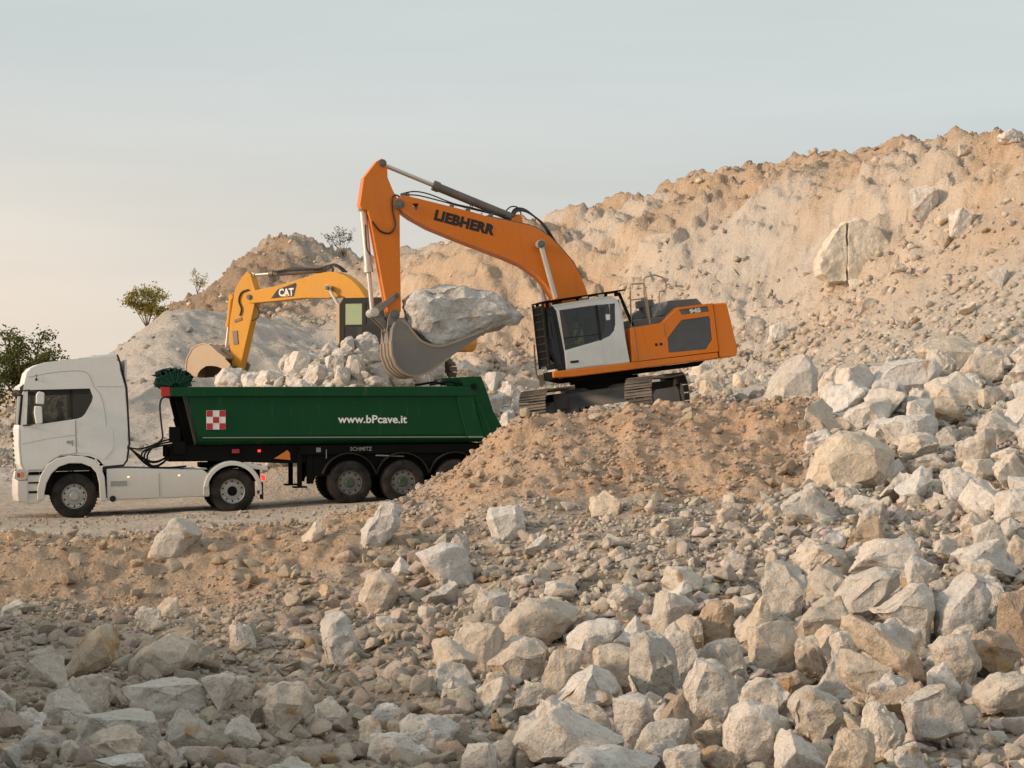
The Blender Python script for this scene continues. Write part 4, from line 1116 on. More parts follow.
# ------------------------------------------------------------------ people in the cabs
def person(M, label, top_mat, vest=None, hat=None):
    """seated figure facing +x, origin at the hips on the seat"""
    o_e = bpy.data.meshes.new('person')
    J = {}; vs = []; ed = []; rad = []
    def j(n, p, r, par=None):
        J[n] = len(vs); vs.append(p); rad.append(r)
        if par: ed.append((J[par], J[n]))
    j('pelvis', (0, 0, .10), (.15, .12)); j('waist', (-.03, 0, .26), (.145, .105), 'pelvis'); j('chest', (-.02, 0, .44), (.165, .115), 'waist')
    j('neck', (0, 0, .585), (.06, .06), 'chest'); j('jaw', (.035, 0, .66), (.068, .072), 'neck'); j('brow', (.03, 0, .75), (.078, .09), 'jaw'); j('crown', (.015, 0, .815), (.055, .065), 'brow')
    j('nose', (.125, 0, .70), (.013, .013), 'jaw')
    for s, nm in ((1, 'l'), (-1, 'r')):
        j('ear' + nm, (.03, s * .088, .715), (.014, .02), 'brow')
        j('sh' + nm, (-.01, s * .19, .50), (.062, .062), 'chest'); j('el' + nm, (.12, s * .25, .27), (.045, .045), 'sh' + nm)
        j('wr' + nm, (.36, s * .19, .33), (.030, .026), 'el' + nm); j('pa' + nm, (.42, s * .18, .35), (.036, .020), 'wr' + nm)
        for k in range(4):
            b = .018 * (1.5 - k)
            ln = (.036, .042, .038, .030)[k]
            j('f%d' % k + nm, (.46, s * .18 + b, .365), (.0095, .0095), 'pa' + nm)
            j('g%d' % k + nm, (.46 + ln, s * .18 + b, .35), (.009, .009), 'f%d' % k + nm)
            j('h%d' % k + nm, (.455 + ln, s * .18 + b, .322), (.008, .008), 'g%d' % k + nm)
        j('t0' + nm, (.405, s * .145, .345), (.011, .011), 'pa' + nm); j('t1' + nm, (.44, s * .125, .345), (.0095, .0095), 't0' + nm)
        j('hip' + nm, (.04, s * .10, .07), (.095, .09), 'pelvis'); j('kn' + nm, (.46, s * .14, .11), (.066, .066), 'hip' + nm)
        j('an' + nm, (.50, s * .13, -.32), (.042, .042), 'kn' + nm); j('to' + nm, (.66, s * .14, -.375), (.042, .034), 'an' + nm)
    o_e.from_pydata(vs, ed, [])
    o = bpy.data.objects.new('person', o_e); COL.objects.link(o)
    o.matrix_world = M
    sk = o.modifiers.new('skin', 'SKIN'); sk.use_smooth_shade = True
    for i, d in enumerate(o_e.skin_vertices[0].data):
        d.radius = rad[i]; d.use_root = (i == 0)
    sb = o.modifiers.new('sub', 'SUBSURF'); sb.levels = 1; sb.render_levels = 1
    m, nt, bs = new_mat('skin_and_clothes')                 # skin above the collar and at the hands
    tc = N(nt, 'ShaderNodeTexCoord'); sp = N(nt, 'ShaderNodeSeparateXYZ'); nt.links.new(tc.outputs['Object'], sp.inputs[0])
    a = mrange(nt, sp.outputs['Z'], .565, .575); b = mrange(nt, sp.outputs['X'], .355, .365); c = mrange(nt, sp.outputs['Z'], .24, .25)
    mu = N(nt, 'ShaderNodeMath', operation='MULTIPLY'); nt.links.new(b, mu.inputs[0]); nt.links.new(c, mu.inputs[1])
    mx = N(nt, 'ShaderNodeMath', operation='MAXIMUM'); nt.links.new(a, mx.inputs[0]); nt.links.new(mu.outputs[0], mx.inputs[1])
    nt.links.new(mixc(nt, mx.outputs[0], top_mat, (.40, .23, .15)), bs.inputs['Base Color']); bs.inputs['Roughness'].default_value = .75
    o_e.materials.append(m)
    tag(o, label, 'person')
    cap = MB()                                              # hair, or a hard hat
    prof = [(.001, .845), (.045, .838), (.078, .80), (.092, .75), (.090, .715)]
    n = 20
    cap.lathe([(r_, z_) for r_, z_ in prof], (.012, 0, 0), 'z', n)
    cap.build('hair' if not hat else 'hard_hat', 'hair' if not hat else hat, o)
    for s in (1, -1):
        e = MB(); e.lathe([(.001, -.009), (.008, -.005), (.0095, 0), (.008, .005), (.001, .009)], (.104, s * .032, .735), 'z', 10)
        e.build('eye', 'hair', o)
    mo = MB(); mo.box((.104, 0, .655), (.012, .05, .008)); mo.build('mouth', 'red', o)
    if vest:
        v = MB()
        rings = [(.12, .165, .135), (.26, .165, .13), (.40, .185, .14), (.50, .19, .125), (.545, .11, .09)]
        vv = []; n = 20
        for z, ry, rx in rings:
            for k in range(n):
                an = 2 * PI * k / n
                vv.append((rx * math.cos(an) - .015, ry * math.sin(an), z))
        v.add(vv, [(i * n + k, i * n + (k + 1) % n, (i + 1) * n + (k + 1) % n, (i + 1) * n + k) for i in range(len(rings) - 1) for k in range(n)])
        v.build('vest', vest, o, smooth=80)
    return o

# ------------------------------------------------------------------ the white tractor unit
TRUCK_M = place((-10.63, 58.17, 0.0), 1.4, 12)
truck = empty('truck', TRUCK_M, 'white tractor unit with a tall sleeper cab coupled to the green tipper trailer', 'truck')
SIDE = [(1.16, 1.12), (1.24, 1.30), (1.27, 1.75), (1.26, 2.14), (1.225, 2.30), (1.15, 2.95), (1.12, 3.06), (1.10, 3.22), (1.04, 3.46), (.94, 3.57), (.78, 3.645), (.50, 3.71), (.10, 3.755), (-.40, 3.78), (-1.06, 3.795), (-1.25, 3.06), (-1.28, 1.74), (-1.22, 1.32), (-1.15, 1.23), (-.72, 1.20), (-.60, 1.36), (-.38, 1.45), (-.05, 1.485), (.30, 1.465), (.52, 1.33), (.70, 1.12)]
WIN = [(1.07, 2.235), (1.02, 3.055), (-.42, 3.06), (-.49, 2.86), (-.46, 2.74), (-.30, 2.46), (-.22, 2.385), (-.10, 2.345), (.68, 2.25)]
cabl = MB()
cabl.plate(SIDE, [WIN], 1.19, 1.25)
cabl.plate(SIDE, [WIN], -1.25, -1.19)
cabl.box((-1.235, 0, 2.5), (.05, 2.37, 2.45), (0, -.04, 0))                # back wall
cabl.box((0, 0, 1.53), (2.45, 2.37, .06))                                  # floor
# front: lower face, pillars and brow, bulging between the flanks
def front_band(mb, prof, bul=.12, n=13, hw=1.25, rnd=.10):
    rows = []
    for x, z in prof:
        row = []
        for k in range(n):
            t = -1 + 2 * k / (n - 1)
            y = hw * math.sin(t * PI / 2) if True else hw * t
            e = abs(y) / hw
            row.append((x + bul * (1 - e ** 3) - rnd * max(0, e - .9) * 0, y, z))
        rows.append(row)
    for a, b in zip(rows[:-1], rows[1:]): mb.strip(a, b)
front_band(cabl, [(1.16, 1.12), (1.24, 1.30), (1.27, 1.75), (1.26, 2.14), (1.235, 2.24)])
front_band(cabl, [(1.155, 2.93), (1.12, 3.06), (1.10, 3.22), (1.04, 3.46), (.94, 3.57), (.78, 3.645), (.50, 3.71), (.10, 3.755), (-.40, 3.78), (-1.06, 3.795), (-1.12, 3.70)], .10)
cabl.build('cab', 'white_paint', truck)
g = MB(); front_band(g, [(1.225, 2.25), (1.19, 2.60), (1.157, 2.925)], .115, hw=1.235); g.build('windshield', 'dark_glass', truck)
for s in (1, -1):
    g = MB(); g.prism([(x, z) for x, z in WIN], s * 1.205, s * 1.214); w_ = g.build('side_window', 'glass' if s > 0 else 'clear_glass', truck)
    b = MB(); b.box((.02, s * 1.222, 2.70), (.07, .012, .68)); b.box((.30, s * 1.222, 3.0), (1.45, .012, .14)); b.build('window_frame', 'black', w_)
    b = MB(); b.prism([(-.02, 2.36), (-.02, 3.02), (-.40, 3.03), (-.46, 2.85), (-.28, 2.45), (-.20, 2.39)], s * 1.180, s * 1.186); b.build('rear_pane', 'black', w_)
    # A-pillar and mirror
    b = MB(); b.prism([(1.21, 2.22), (1.27, 2.24), (1.19, 2.95), (1.13, 2.95)], s * 1.20, s * 1.255); b.build('pillar', 'black', truck, .008)
    m_ = MB()
    m_.prism([(.70, 2.26), (.86, 2.24), (.90, 2.52), (.88, 2.68), (.71, 2.66)], s * 1.36, s * 1.52)
    m_.prism([(.66, 2.70), (.85, 2.72), (.84, 2.95), (.78, 3.02), (.64, 2.98)], s * 1.36, s * 1.52)
    mm = m_.build('mirror', 'white_paint', truck, .03, seg=3)
    a = MB(); a.tube([(1.14, s * 1.22, 3.04), (1.0, s * 1.34, 3.05), (.78, s * 1.44, 2.98)], .018); a.build('mirror_arm', 'black', mm)
    a = MB(); a.tube([(1.16, s * 1.23, 2.22), (1.0, s * 1.36, 2.22), (.80, s * 1.44, 2.30)], .018); a.build('mirror_arm', 'black', mm)
    d = MB(); d.prism([(1.13, 1.17), (1.20, 1.32), (1.225, 1.75), (1.215, 2.12), (.70, 2.20), (-.06, 2.30), (-.06, 1.53), (.30, 1.50), (.55, 1.36), (.72, 1.17)], s * 1.251, s * 1.262)
    dr = d.build('door', 'white_paint', truck, .01)
    q = MB(); q.tube([(x_, s * 1.2565, z_) for x_, z_ in ((1.225, 2.13), (1.235, 1.75), (1.21, 1.31), (1.14, 1.155), (.71, 1.155), (.54, 1.345), (.29, 1.487), (-.072, 1.515), (-.072, 2.31))], .0065, 5); q.build('door_seam', 'seam', dr)
    q = MB(); q.tube([(1.2, s * 1.263, 1.78), (.55, s * 1.263, 1.90), (-.05, s * 1.263, 1.96)], .004, 5); q.build('crease', 'seam', dr)
    h_ = MB(); h_.box((.10, s * 1.272, 1.80), (.10, .02, .06)); h_.box((.02, s * 1.272, 1.78), (.025, .02, .13)); h_.build('handle', 'seam', dr)
    l_ = MB(); l_.prism([(-.10, 1.54), (-.10, 2.12), (-.86, 2.16), (-.95, 2.06), (-.95, 1.62), (-.72, 1.36), (-.58, 1.42), (-.38, 1.51)], s * 1.251, s * 1.260); l_.build('side_locker', 'white_paint', truck, .01)
    q = MB(); q.hose([(x_, s * 1.25, z_) for x_, z_ in ((1.02, 3.36), (.4, 3.46), (-.20, 3.48), (-.40, 3.38), (-.52, 3.10), (-.66, 2.90), (-.76, 2.5), (-.80, 2.0), (-.80, 1.7), (-.70, 1.48))], .006, 5, 4); q.build('panel_seam', 'seam', truck)
    q = MB(); q.tube([(-.60, s * 1.25, 3.10), (-1.24, s * 1.25, 3.08)], .005, 5); q.build('panel_seam', 'seam', truck)
    # black rubber strip behind the cab
    st = MB(); st.sheet([(-1.10, 3.86), (-1.14, 3.76), (-1.31, 3.06), (-1.345, 1.74), (-1.28, 1.32), (-1.18, 1.19), (-.70, 1.155)], .045, s * 1.20, s * 1.262); st.build('side_strip', 'black', truck, .008)
    # front wing, skirt, rear wing
    fw = MB(); fw.prism(arc(-.02, .52, .97, 155, 25, 18)[:0] + [(.86, .44), (.86, .70), (.78, 1.02), (.62, 1.28), (.40, 1.42), (.10, 1.475), (-.22, 1.46), (-.46, 1.38), (-.62, 1.22), (-.72, .95), (-.75, .37), (-.60, .37), (-.585, .80), (-.53, 1.05), (-.40, 1.20), (-.18, 1.285), (.10, 1.295), (.34, 1.22), (.52, 1.06), (.64, .84), (.69, .62), (.70, .44)], s * 1.14, s * 1.275)
    fw.build('front_wing', 'white_paint', truck, .02)
    wb = MB(); wb.box((.05, s * .98, 1.29), (1.1, .32, .36)); wb.box((.58, s * .7, .95), (.16, .8, .7)); wb.box((-.50, s * .7, .95), (.12, .8, .7)); wb.build('dark_well_fill', 'chassis', truck)  # solid dark blocks added to shut out light above the tyre
    wl_ = MB(); wl_.sheet([(.68, .62), (.62, .84), (.50, 1.06), (.33, 1.20), (.10, 1.27), (-.18, 1.26), (-.38, 1.18), (-.51, 1.03), (-.57, .8)], .02, s * .78, s * 1.15); wl_.build('wheel_arch', 'chassis', truck)
    sk = MB(); sk.prism([(-.77, .39), (-.77, 1.14), (-1.0, 1.15), (-3.05, 1.05), (-3.18, .95), (-3.20, .45), (-3.18, .40)], s * 1.10, s * 1.25)
    sko = sk.build('side_skirt', 'white_paint', truck, .025)
    v_ = MB(); v_.box((-1.05, s * 1.2515, .78), (.38, .012, .12)); v_.build('vent', 'seam', sko)
    v_ = MB(); v_.box((-2.0, s * 1.2515, .72), (.012, .01, .56)); v_.build('skirt_joint', 'seam', sko)
    v_ = MB(); v_.cyl((-.90, s * 1.20, .42), (-.90, s * 1.262, .42), .075, n=18); v_.build('filler_cap', 'black', truck)
    for lx in (-1.28, -2.48):
        v_ = MB(); v_.box((lx, s * 1.253, .93), (.05, .014, .035)); v_.build('marker_lamp', 'lamp_amber', truck, .006)
    rw = MB(); rw.sheet(arc(-3.75, .53, .66, 190, -8, 22), .05, s * .62, s * 1.26)
    rw.build('rear_wing', 'white_paint', truck, .012)
    rs_ = MB(); rs_.prism(arc(-3.75, .53, .70, 182, 8, 22) + arc(-3.75, .53, .60, 8, 182, 22), s * 1.245, s * 1.285); rs_.build('wing_lip', 'white_paint', truck, .012)
    tl = MB(); tl.box((-4.52, s * 1.08, .80), (.05, .30, .12)); tl.box((-4.46, s * 1.255, .84), (.045, .02, .08)); tl.build('tail_light', 'lamp_red' if s > 0 else 'red', truck, .01)
    mf = MB(); mf.box((-4.47, s * .98, .50), (.03, .56, .42)); mf.build('mud_flap', 'black', truck)
    hl = MB(); hl.prism([(1.02, 1.17), (1.25, 1.20), (1.37, 1.15), (1.40, .98), (1.30, .92), (1.10, .93)], s * 1.16, s * 1.268); hlo = hl.build('headlight', 'chrome', truck, .02)
    in_ = MB(); in_.box((1.19, s * 1.27, 1.06), (.07, .012, .12)); in_.build('indicator', 'amber', hlo)
    in_ = MB(); in_.box((1.28, s * 1.27, 1.05), (.07, .012, .10)); in_.build('lens', 'red', hlo)
    stp = MB()
    for z_ in (1.06, .86, .64): stp.box((.93, s * 1.252, z_), (.26, .02, .035 if z_ > .7 else .05))
    stp.build('step_slot', 'chassis', truck)
    fl = MB(); fl.box((.93, s * 1.2, .76), (.30, .08, .60)); fl.build('step_panel', 'white_paint', truck)
    wheel(truck, 0, s * 1.22, s, w=.31, deep=False, sunk=.02)
    wheel(truck, -3.75, s * 1.23, s, w=.27, dual=True, deep=True, hub_mat='chassis', sunk=.02)
bp = MB(); front_band(bp, [(1.20, .40), (1.29, .44), (1.315, .60), (1.30, .92), (1.25, 1.14)], .13)
bp.prism([(1.08, .40), (1.20, .40), (1.29, .44), (1.315, .60), (1.30, .92), (1.08, .92)], 1.16, 1.255); bp.prism([(1.08, .40), (1.20, .40), (1.29, .44), (1.315, .60), (1.30, .92), (1.08, .92)], -1.255, -1.16)
bp.box((.95, 1.19, .42), (.36, .12, .10)); bp.box((.95, -1.19, .42), (.36, .12, .10))
bp.build('bumper', 'white_paint', truck, .015)
gr = MB()
for k in range(7): gr.box((1.385, 0, 1.28 + .115 * k), (.02, 1.2, .05))
gr.build('grille', 'black', truck)
sv = MB(); front_band(sv, [(1.24, 2.93), (1.27, 2.99), (1.20, 3.07), (1.13, 3.08)], .14, hw=1.22); sv.build('sun_visor', 'black', truck)
vis = MB(); front_band(vis, [(1.205, 3.06), (1.215, 3.12), (1.12, 3.20)], .12, hw=1.24); vis.build('visor_lip', 'white_paint', truck)
df = MB(); df.prism([(-.15, 3.775), (-.20, 3.80), (-.6, 3.845), (-1.04, 3.885), (-1.06, 3.80), (-.5, 3.78)], -1.12, 1.12); df.build('air_deflector', 'white_paint', truck, .015)
ca = MB(); ca.box((1.36, 1.30, 2.78), (.08, .12, .05)); ca.tube([(1.28, 1.1, 2.9), (1.34, 1.26, 2.82)], .012); ca.build('front_mirror', 'black', truck)
an = MB(); an.cyl((.82, 1.255, 3.30), (.82, 1.275, 3.30), .03, n=12); an.cyl((.82, 1.268, 3.30), (.82, 1.268, 3.42), .006, n=6); an.build('aerial', 'black', truck)
ch = MB()
for s in (1, -1): ch.box((-2.0, s * .42, .86), (5.0, .10, .30))
ch.box((-2.5, 0, .74), (.4, .8, .25)); ch.cyl((-3.75, -1.0, .52), (-3.75, 1.0, .52), .10); ch.cyl((0, -1.0, .52), (0, 1.0, .52), .08); ch.box((.3, 0, .8), (1.6, 1.9, .5)); ch.box((-1.8, 0, .72), (1.8, 1.9, .5))
ch.build('chassis', 'chassis', truck, .01)
fp = MB(); fp.box((-3.55, 0, 1.14), (1.0, .95, .12)); fp.prism([(-3.25, 1.02), (-3.3, 1.22), (-3.9, 1.22), (-4.25, 1.05)], -.45, .45); fp.build('fifth_wheel', 'chassis', truck, .02)
dk = MB(); dk.box((-1.95, 0, 1.035), (1.3, .95, .03)); dk.box((-2.9, .75, 1.06), (.55, .35, .03)); dk.prism([(-4.05, 1.20), (-4.62, 1.06), (-4.62, .98), (-4.05, 1.06)], .55, 1.15); dk.prism([(-4.05, 1.20), (-4.62, 1.06), (-4.62, .98), (-4.05, 1.06)], -1.15, -.55); dk.build('deck_plate', 'white_paint', truck, .01)
it = MB(); it.box((.22, .66, 1.88), (.55, .52, .16)); it.box((-.08, .66, 2.25), (.16, .50, .75)); it.box((-.35, -.62, 1.85), (.55, .52, .16)); it.box((-.62, -.62, 2.25), (.16, .5, .75)); it.build('seat', 'seat', truck, .04)
ds = MB(); ds.prism([(.72, 1.55), (1.2, 1.55), (1.2, 2.18), (.86, 2.22), (.70, 2.0)], -1.15, 1.15); ds.build('dashboard', 'seat', truck, .03)
sw = MB()
sw.tube([(.72 + .10 * math.cos(2 * PI * k / 24), .66 + .23 * math.sin(2 * PI * k / 24), 2.20 + .20 * math.cos(2 * PI * k / 24)) for k in range(25)], .016); sw.cyl((.73, .66, 2.2), (.95, .66, 2.1), .03); sw.build('steering_wheel', 'black', truck)
cu_ = MB(); cu_.box((-.45, 0, 2.5), (.02, 2.3, 1.6)); cu_.build('curtain', 'black', truck)
for k, (ya, yb, sag) in enumerate(((.45, .25, 1.28), (.30, .12, 1.16), (.15, -.05, 1.22), (-.02, -.2, 1.10))):
    hs = MB(); pts = []
    for t in range(13):
        f = t / 12
        x = -1.28 + f * (-1.35); z = (1.62 + .02 * k) * (1 - f) + 1.58 * f - (1.62 - sag) * math.sin(f * PI) ** 1.5
        pts.append((x, ya + (yb - ya) * f + .12 * math.sin(f * 6 + k), z))
    hs.tube(pts, .018); hs.build('air_line', 'hose', truck)
person(TRUCK_M @ Matrix.Translation((.26, .66, 1.95)), 'driver in dark clothes sitting at the wheel of the white truck', (.03, .03, .035))

# ------------------------------------------------------------------ the green tipper trailer
TRAILER_M = place((-2.91, 59.81, .30), .4, 12)
trailer = empty('trailer', TRAILER_M, 'dark green tipper semi trailer with three axles and a checkered emblem', 'trailer')
def xf(z): return 4.92 + (z - 1.44) * .225
def xr(z): return -1.73 - (2.58 - z) * .25
sec = [(1.215, 2.66), (1.20, 2.1), (1.185, 1.66), (1.13, 1.53), (.98, 1.45), (-.98, 1.45), (-1.13, 1.53), (-1.185, 1.66), (-1.20, 2.1), (-1.215, 2.66)]
ins = [(y * .965 if abs(y) > 1 else y, z + (.04 if z < 1.6 else 0)) for y, z in sec]
tb = MB()
for a, fl_ in ((sec, 0), (ins, 1)):
    fr_ = [(xf(z) - .04 * fl_, y, z) for y, z in a]; re_ = [(xr(z), y, z) for y, z in a]
    tb.strip(fr_, re_)
    tb.add(fr_, [tuple(range(len(fr_)))])
tb.build('tipper_body', 'green', trailer, 0, smooth=20)
for s in (1, -1):
    r_ = MB(); r_.prism([(5.62, 2.62), (5.62, 2.85), (-1.75, 2.82), (-1.75, 2.58)], s * 1.175, s * 1.28); r_.build('top_rail', 'green', trailer, .02)
    r_ = MB(); r_.prism([(-1.33, 2.585), (-1.73, 2.585), (-2.0, 1.55), (-1.61, 1.55)], s * 1.19, s * 1.262); r_.build('rear_post', 'green', trailer, .015)
    r_ = MB(); r_.prism([(4.86, 1.615), (4.86, 1.640), (-1.60, 1.595), (-1.60, 1.57)], s * 1.18, s * 1.206); r_.build('side_line', 'dull_mark', trailer)
    r_ = MB(); r_.prism([(-1.62, 1.60), (-1.62, 1.565), (-1.99, 1.56), (-1.99, 1.595)], s * 1.2, s * 1.275); r_.build('post_foot', 'dull_mark', trailer)
tg = MB()
CH = [(-1.40, 3.05), (-1.96, 3.07), (-2.15, 2.56), (-2.26, 2.2), (-2.48, 1.82), (-2.34, 1.62), (-2.02, 1.60), (-1.76, 2.60), (-1.50, 2.90)]
for s in (1, -1): tg.prism(CH, s * 1.17, s * 1.235)
tg.sheet([(-1.95, 3.07), (-2.14, 2.56), (-2.25, 2.2), (-2.47, 1.82), (-2.33, 1.62), (-2.0, 1.5)], .05, -1.17, 1.17)
tg.build('tailgate', 'green', trailer, .012)
for s in (1, -1):
    rb = MB(); rb.prism([(-1.80, 2.60), (-1.86, 2.60), (-2.20, 1.74), (-2.13, 1.72)], s * 1.22, s * 1.262); rb.build('gate_rib', 'green', trailer, .01)
hg = MB()
for s in (1, -1): hg.cyl((-1.76, s * 1.10, 2.82), (-1.76, s * 1.30, 2.82), .075, n=14); hg.box((-1.66, s * 1.2, 2.78), (.3, .06, .12)); hg.tube([(-1.5, s * 1.15, 2.88), (-1.2, s * 1.1, 2.95), (-.7, s * 1.1, 2.87)], .03)
hg.build('gate_hinge', 'chassis', trailer)
em = MB(); em.box((4.54, 1.208, 2.05), (.46, .012, .46)); emo = em.build('emblem', 'white_mark', trailer)
for i in (-1, 0, 1):
    for k in (-1, 0, 1):
        if (i + k) % 2 == 0:
            e2 = MB(); e2.box((4.54 + i * .153, 1.217, 2.05 + k * .153), (.146, .008, .146)); e2.build('emblem_square', 'red', emo)
lettering('lettering', 'www.bPcave.it', .265, left_side(1.58, 1.2035, 1.955, R(-.6)), 'white_mark', trailer, bold=.006, xscale=1.07)
lettering('maker_lettering', 'SCHMITZ', .13, left_side(1.28, 1.06, 1.27), 'dull_mark', trailer, bold=.003, xscale=1.0)
fr = MB()
for s in (1, -1): fr.box((1.9, s * .5, 1.28), (7.6, .12, .26)); fr.box((.3, s * 1.0, 1.30), (4.4, .06, .22))
fr.box((4.9, 0, 1.12), (1.5, 1.6, .14)); fr.prism([(5.6, 1.44), (5.6, 1.10), (2.9, .98), (2.0, .98), (2.0, 1.2), (-2.1, 1.15), (-2.1, 1.42)], -.9, .9)
fr.build('chassis', 'chassis', trailer, .01)
tk = MB()                                                     # telescopic ram and its frame
tk.cyl((5.55, .12, 2.72), (5.40, .12, 2.10), .07); tk.cyl((5.40, .12, 2.10), (5.28, .12, 1.70), .095); tk.cyl((5.28, .12, 1.70), (5.16, .12, 1.2), .12)
tk.build('tipping_ram', 'chassis', trailer)
tk = MB(); tk.prism([(5.50, 2.66), (5.30, 2.66), (4.98, 1.30), (5.18, 1.25)], .55, .66); tk.prism([(5.50, 2.66), (5.30, 2.66), (4.98, 1.30), (5.18, 1.25)], -.66, -.55)
tk.prism([(5.70, 2.84), (5.10, 2.84), (5.10, 2.62), (5.66, 2.62)], -1.0, 1.0); tk.build('ram_frame', 'chassis', trailer, .01)
bx_ = MB(); bx_.box((5.50, .82, 1.70), (.26, .3, .38)); bx_.box((5.40, .8, 1.38), (.3, .4, .3)); bx_.build('valve_box', 'chassis', trailer, .02)
hs = MB(); hs.hose([(5.60, .95, 2.58), (5.78, .98, 2.60), (5.86, .98, 2.4), (5.82, .95, 1.9), (5.80, .9, 1.62), (5.95, .7, 1.48), (6.3, .4, 1.36), (6.62, .3, 1.40)], .022); hs.build('hose', 'hose', trailer)
for k in range(3):
    hs = MB(); hs.hose([(5.45, .8 - .1 * k, 1.62 - .07 * k), (5.85, .75 - .15 * k, 1.52 - .05 * k), (6.10 + .06 * k, .65 - .15 * k, 1.30), (6.14 + .05 * k, .6 - .15 * k, 1.08), (5.98, .55 - .15 * k, .93 - .02 * k), (5.6, .5, .90), (5.2, .45, .93)], .022); hs.build('hose', 'hose', trailer)
bd = MB(); n = 9                                               # gathered tarpaulin at the front hoop
pts = []
for k in range(n * 4 + 1):
    f = k / (n * 4); a = f * n * 2 * PI
    th = R(165 - 125 * f); r0 = .36 + .075 * math.cos(a)
    pts.append((5.52 + 1.22 * r0 * math.cos(th) + .012 * math.sin(a), 2.86 + r0 * math.sin(th) * 1.05))
bd.sheet(pts, .012, -1.24, 1.05)
for k in range(15):
    th = R(150 - 140 * k / 14); c_, s_ = math.cos(th), math.sin(th); ro = .38 + .05 * math.sin(k * 2.3); wd = .017
    bd.prism([(5.50 + .10 * c_ + wd * s_, 2.88 + .06 * s_ - wd * c_), (5.50 + 1.15 * ro * c_ + wd * 1.6 * s_, 2.87 + ro * s_ - wd * 1.6 * c_), (5.50 + 1.15 * ro * c_ - wd * 1.2 * s_, 2.87 + ro * s_ + wd * 1.2 * c_), (5.50 + .10 * c_ - wd * s_, 2.88 + .06 * s_ + wd * c_)], .3, 1.26 + .02 * (k % 3))
bd.prism([(5.86, 2.86), (5.10, 2.86), (5.14, 2.98), (5.28, 3.12), (5.5, 3.18), (5.72, 3.12), (5.84, 3.0)], -1.2, 1.18)
tp = bd.build('tarpaulin', 'green_tarp', trailer, smooth=60)
bd = MB(); bd.lathe([(.001, -1.2), (.15, -1.2), (.19, -.6), (.185, .9), (.15, 1.2), (.001, 1.2)], (5.70, 0, 2.99), 'y', 14); bd.build('tarpaulin_roll', 'green_tarp', tp)
rd = MB(); rd.box((5.74, 1.2, 2.74), (.22, .10, .23)); rd.build('marker_panel', 'red', trailer, .01)
for lx, mt in ((4.05, 'red'), (3.48, 'lamp_red')):
    rd = MB(); rd.box((lx, .96, 1.29), (.18 if mt == 'red' else .07, .06, .10 if mt == 'red' else .06)); rd.build('side_lamp', mt, trailer, .01)
am = MB(); am.prism([(3.12, 1.10), (2.72, 1.06), (2.74, 1.24), (2.80, 1.30)], .93, .96); am.build('reflector', 'amber', trailer)
pw = MB(); pw.box((2.05, 1.06, 1.30), (.11, .01, .11)); pw.box((1.86, 1.06, 1.2), (.02, .01, .22)); pw.build('plate', 'dull_mark', trailer)
for s in (1, -1):
    lg = MB(); lg.box((2.50, s * .92, .85), (.11, .12, .90)); lg.box((2.50, s * .92, .40), (.34, .30, .04)); lg.build('landing_leg', 'chassis', trailer, .01)
    lg = MB(); lg.box((2.24, s * .88, .9), (.16, .14, .85)); lg.tube([(2.2, s * .9, .5), (1.9, s * .6, 1.1)], .03); lg.build('leg_brace', 'chassis', trailer, .01)
    sg = MB(); sg.tube([(.65, s * 1.08, 1.15), (-.05, s * 1.09, 1.12)], .018); sg.build('guard_rail', 'dull_mark', trailer)
    for ax in (1.31, 0.0, -1.31):
        fe = MB(); fe.sheet(arc(ax, .54, .66, 165, 15, 16), .025, s * .85, s * 1.22); fe.build('mudguard', 'black', trailer)
        wheel(trailer, ax, s * 1.23, s, w=.37, deep=False, rim_mat='dark_rim', hub_mat='green_hub', sunk=.03)
axl = MB(); axl.box((.05, 0, .96), (4.2, 1.9, .62))  # dark box added to keep light out between the wheels
for ax in (1.31, 0.0, -1.31):
    axl.cyl((ax, -1.0, .53), (ax, 1.0, .53), .09)
    for s in (1, -1): axl.box((ax + .1, s * .5, .8), (.25, .2, .5))
axl.build('axle_and_dark_fill', 'chassis', trailer)
bpz = MB(); bpz.box((-2.05, 0, .75), (.12, 2.3, .2)); bpz.build('rear_bumper', 'chassis', trailer, .01)

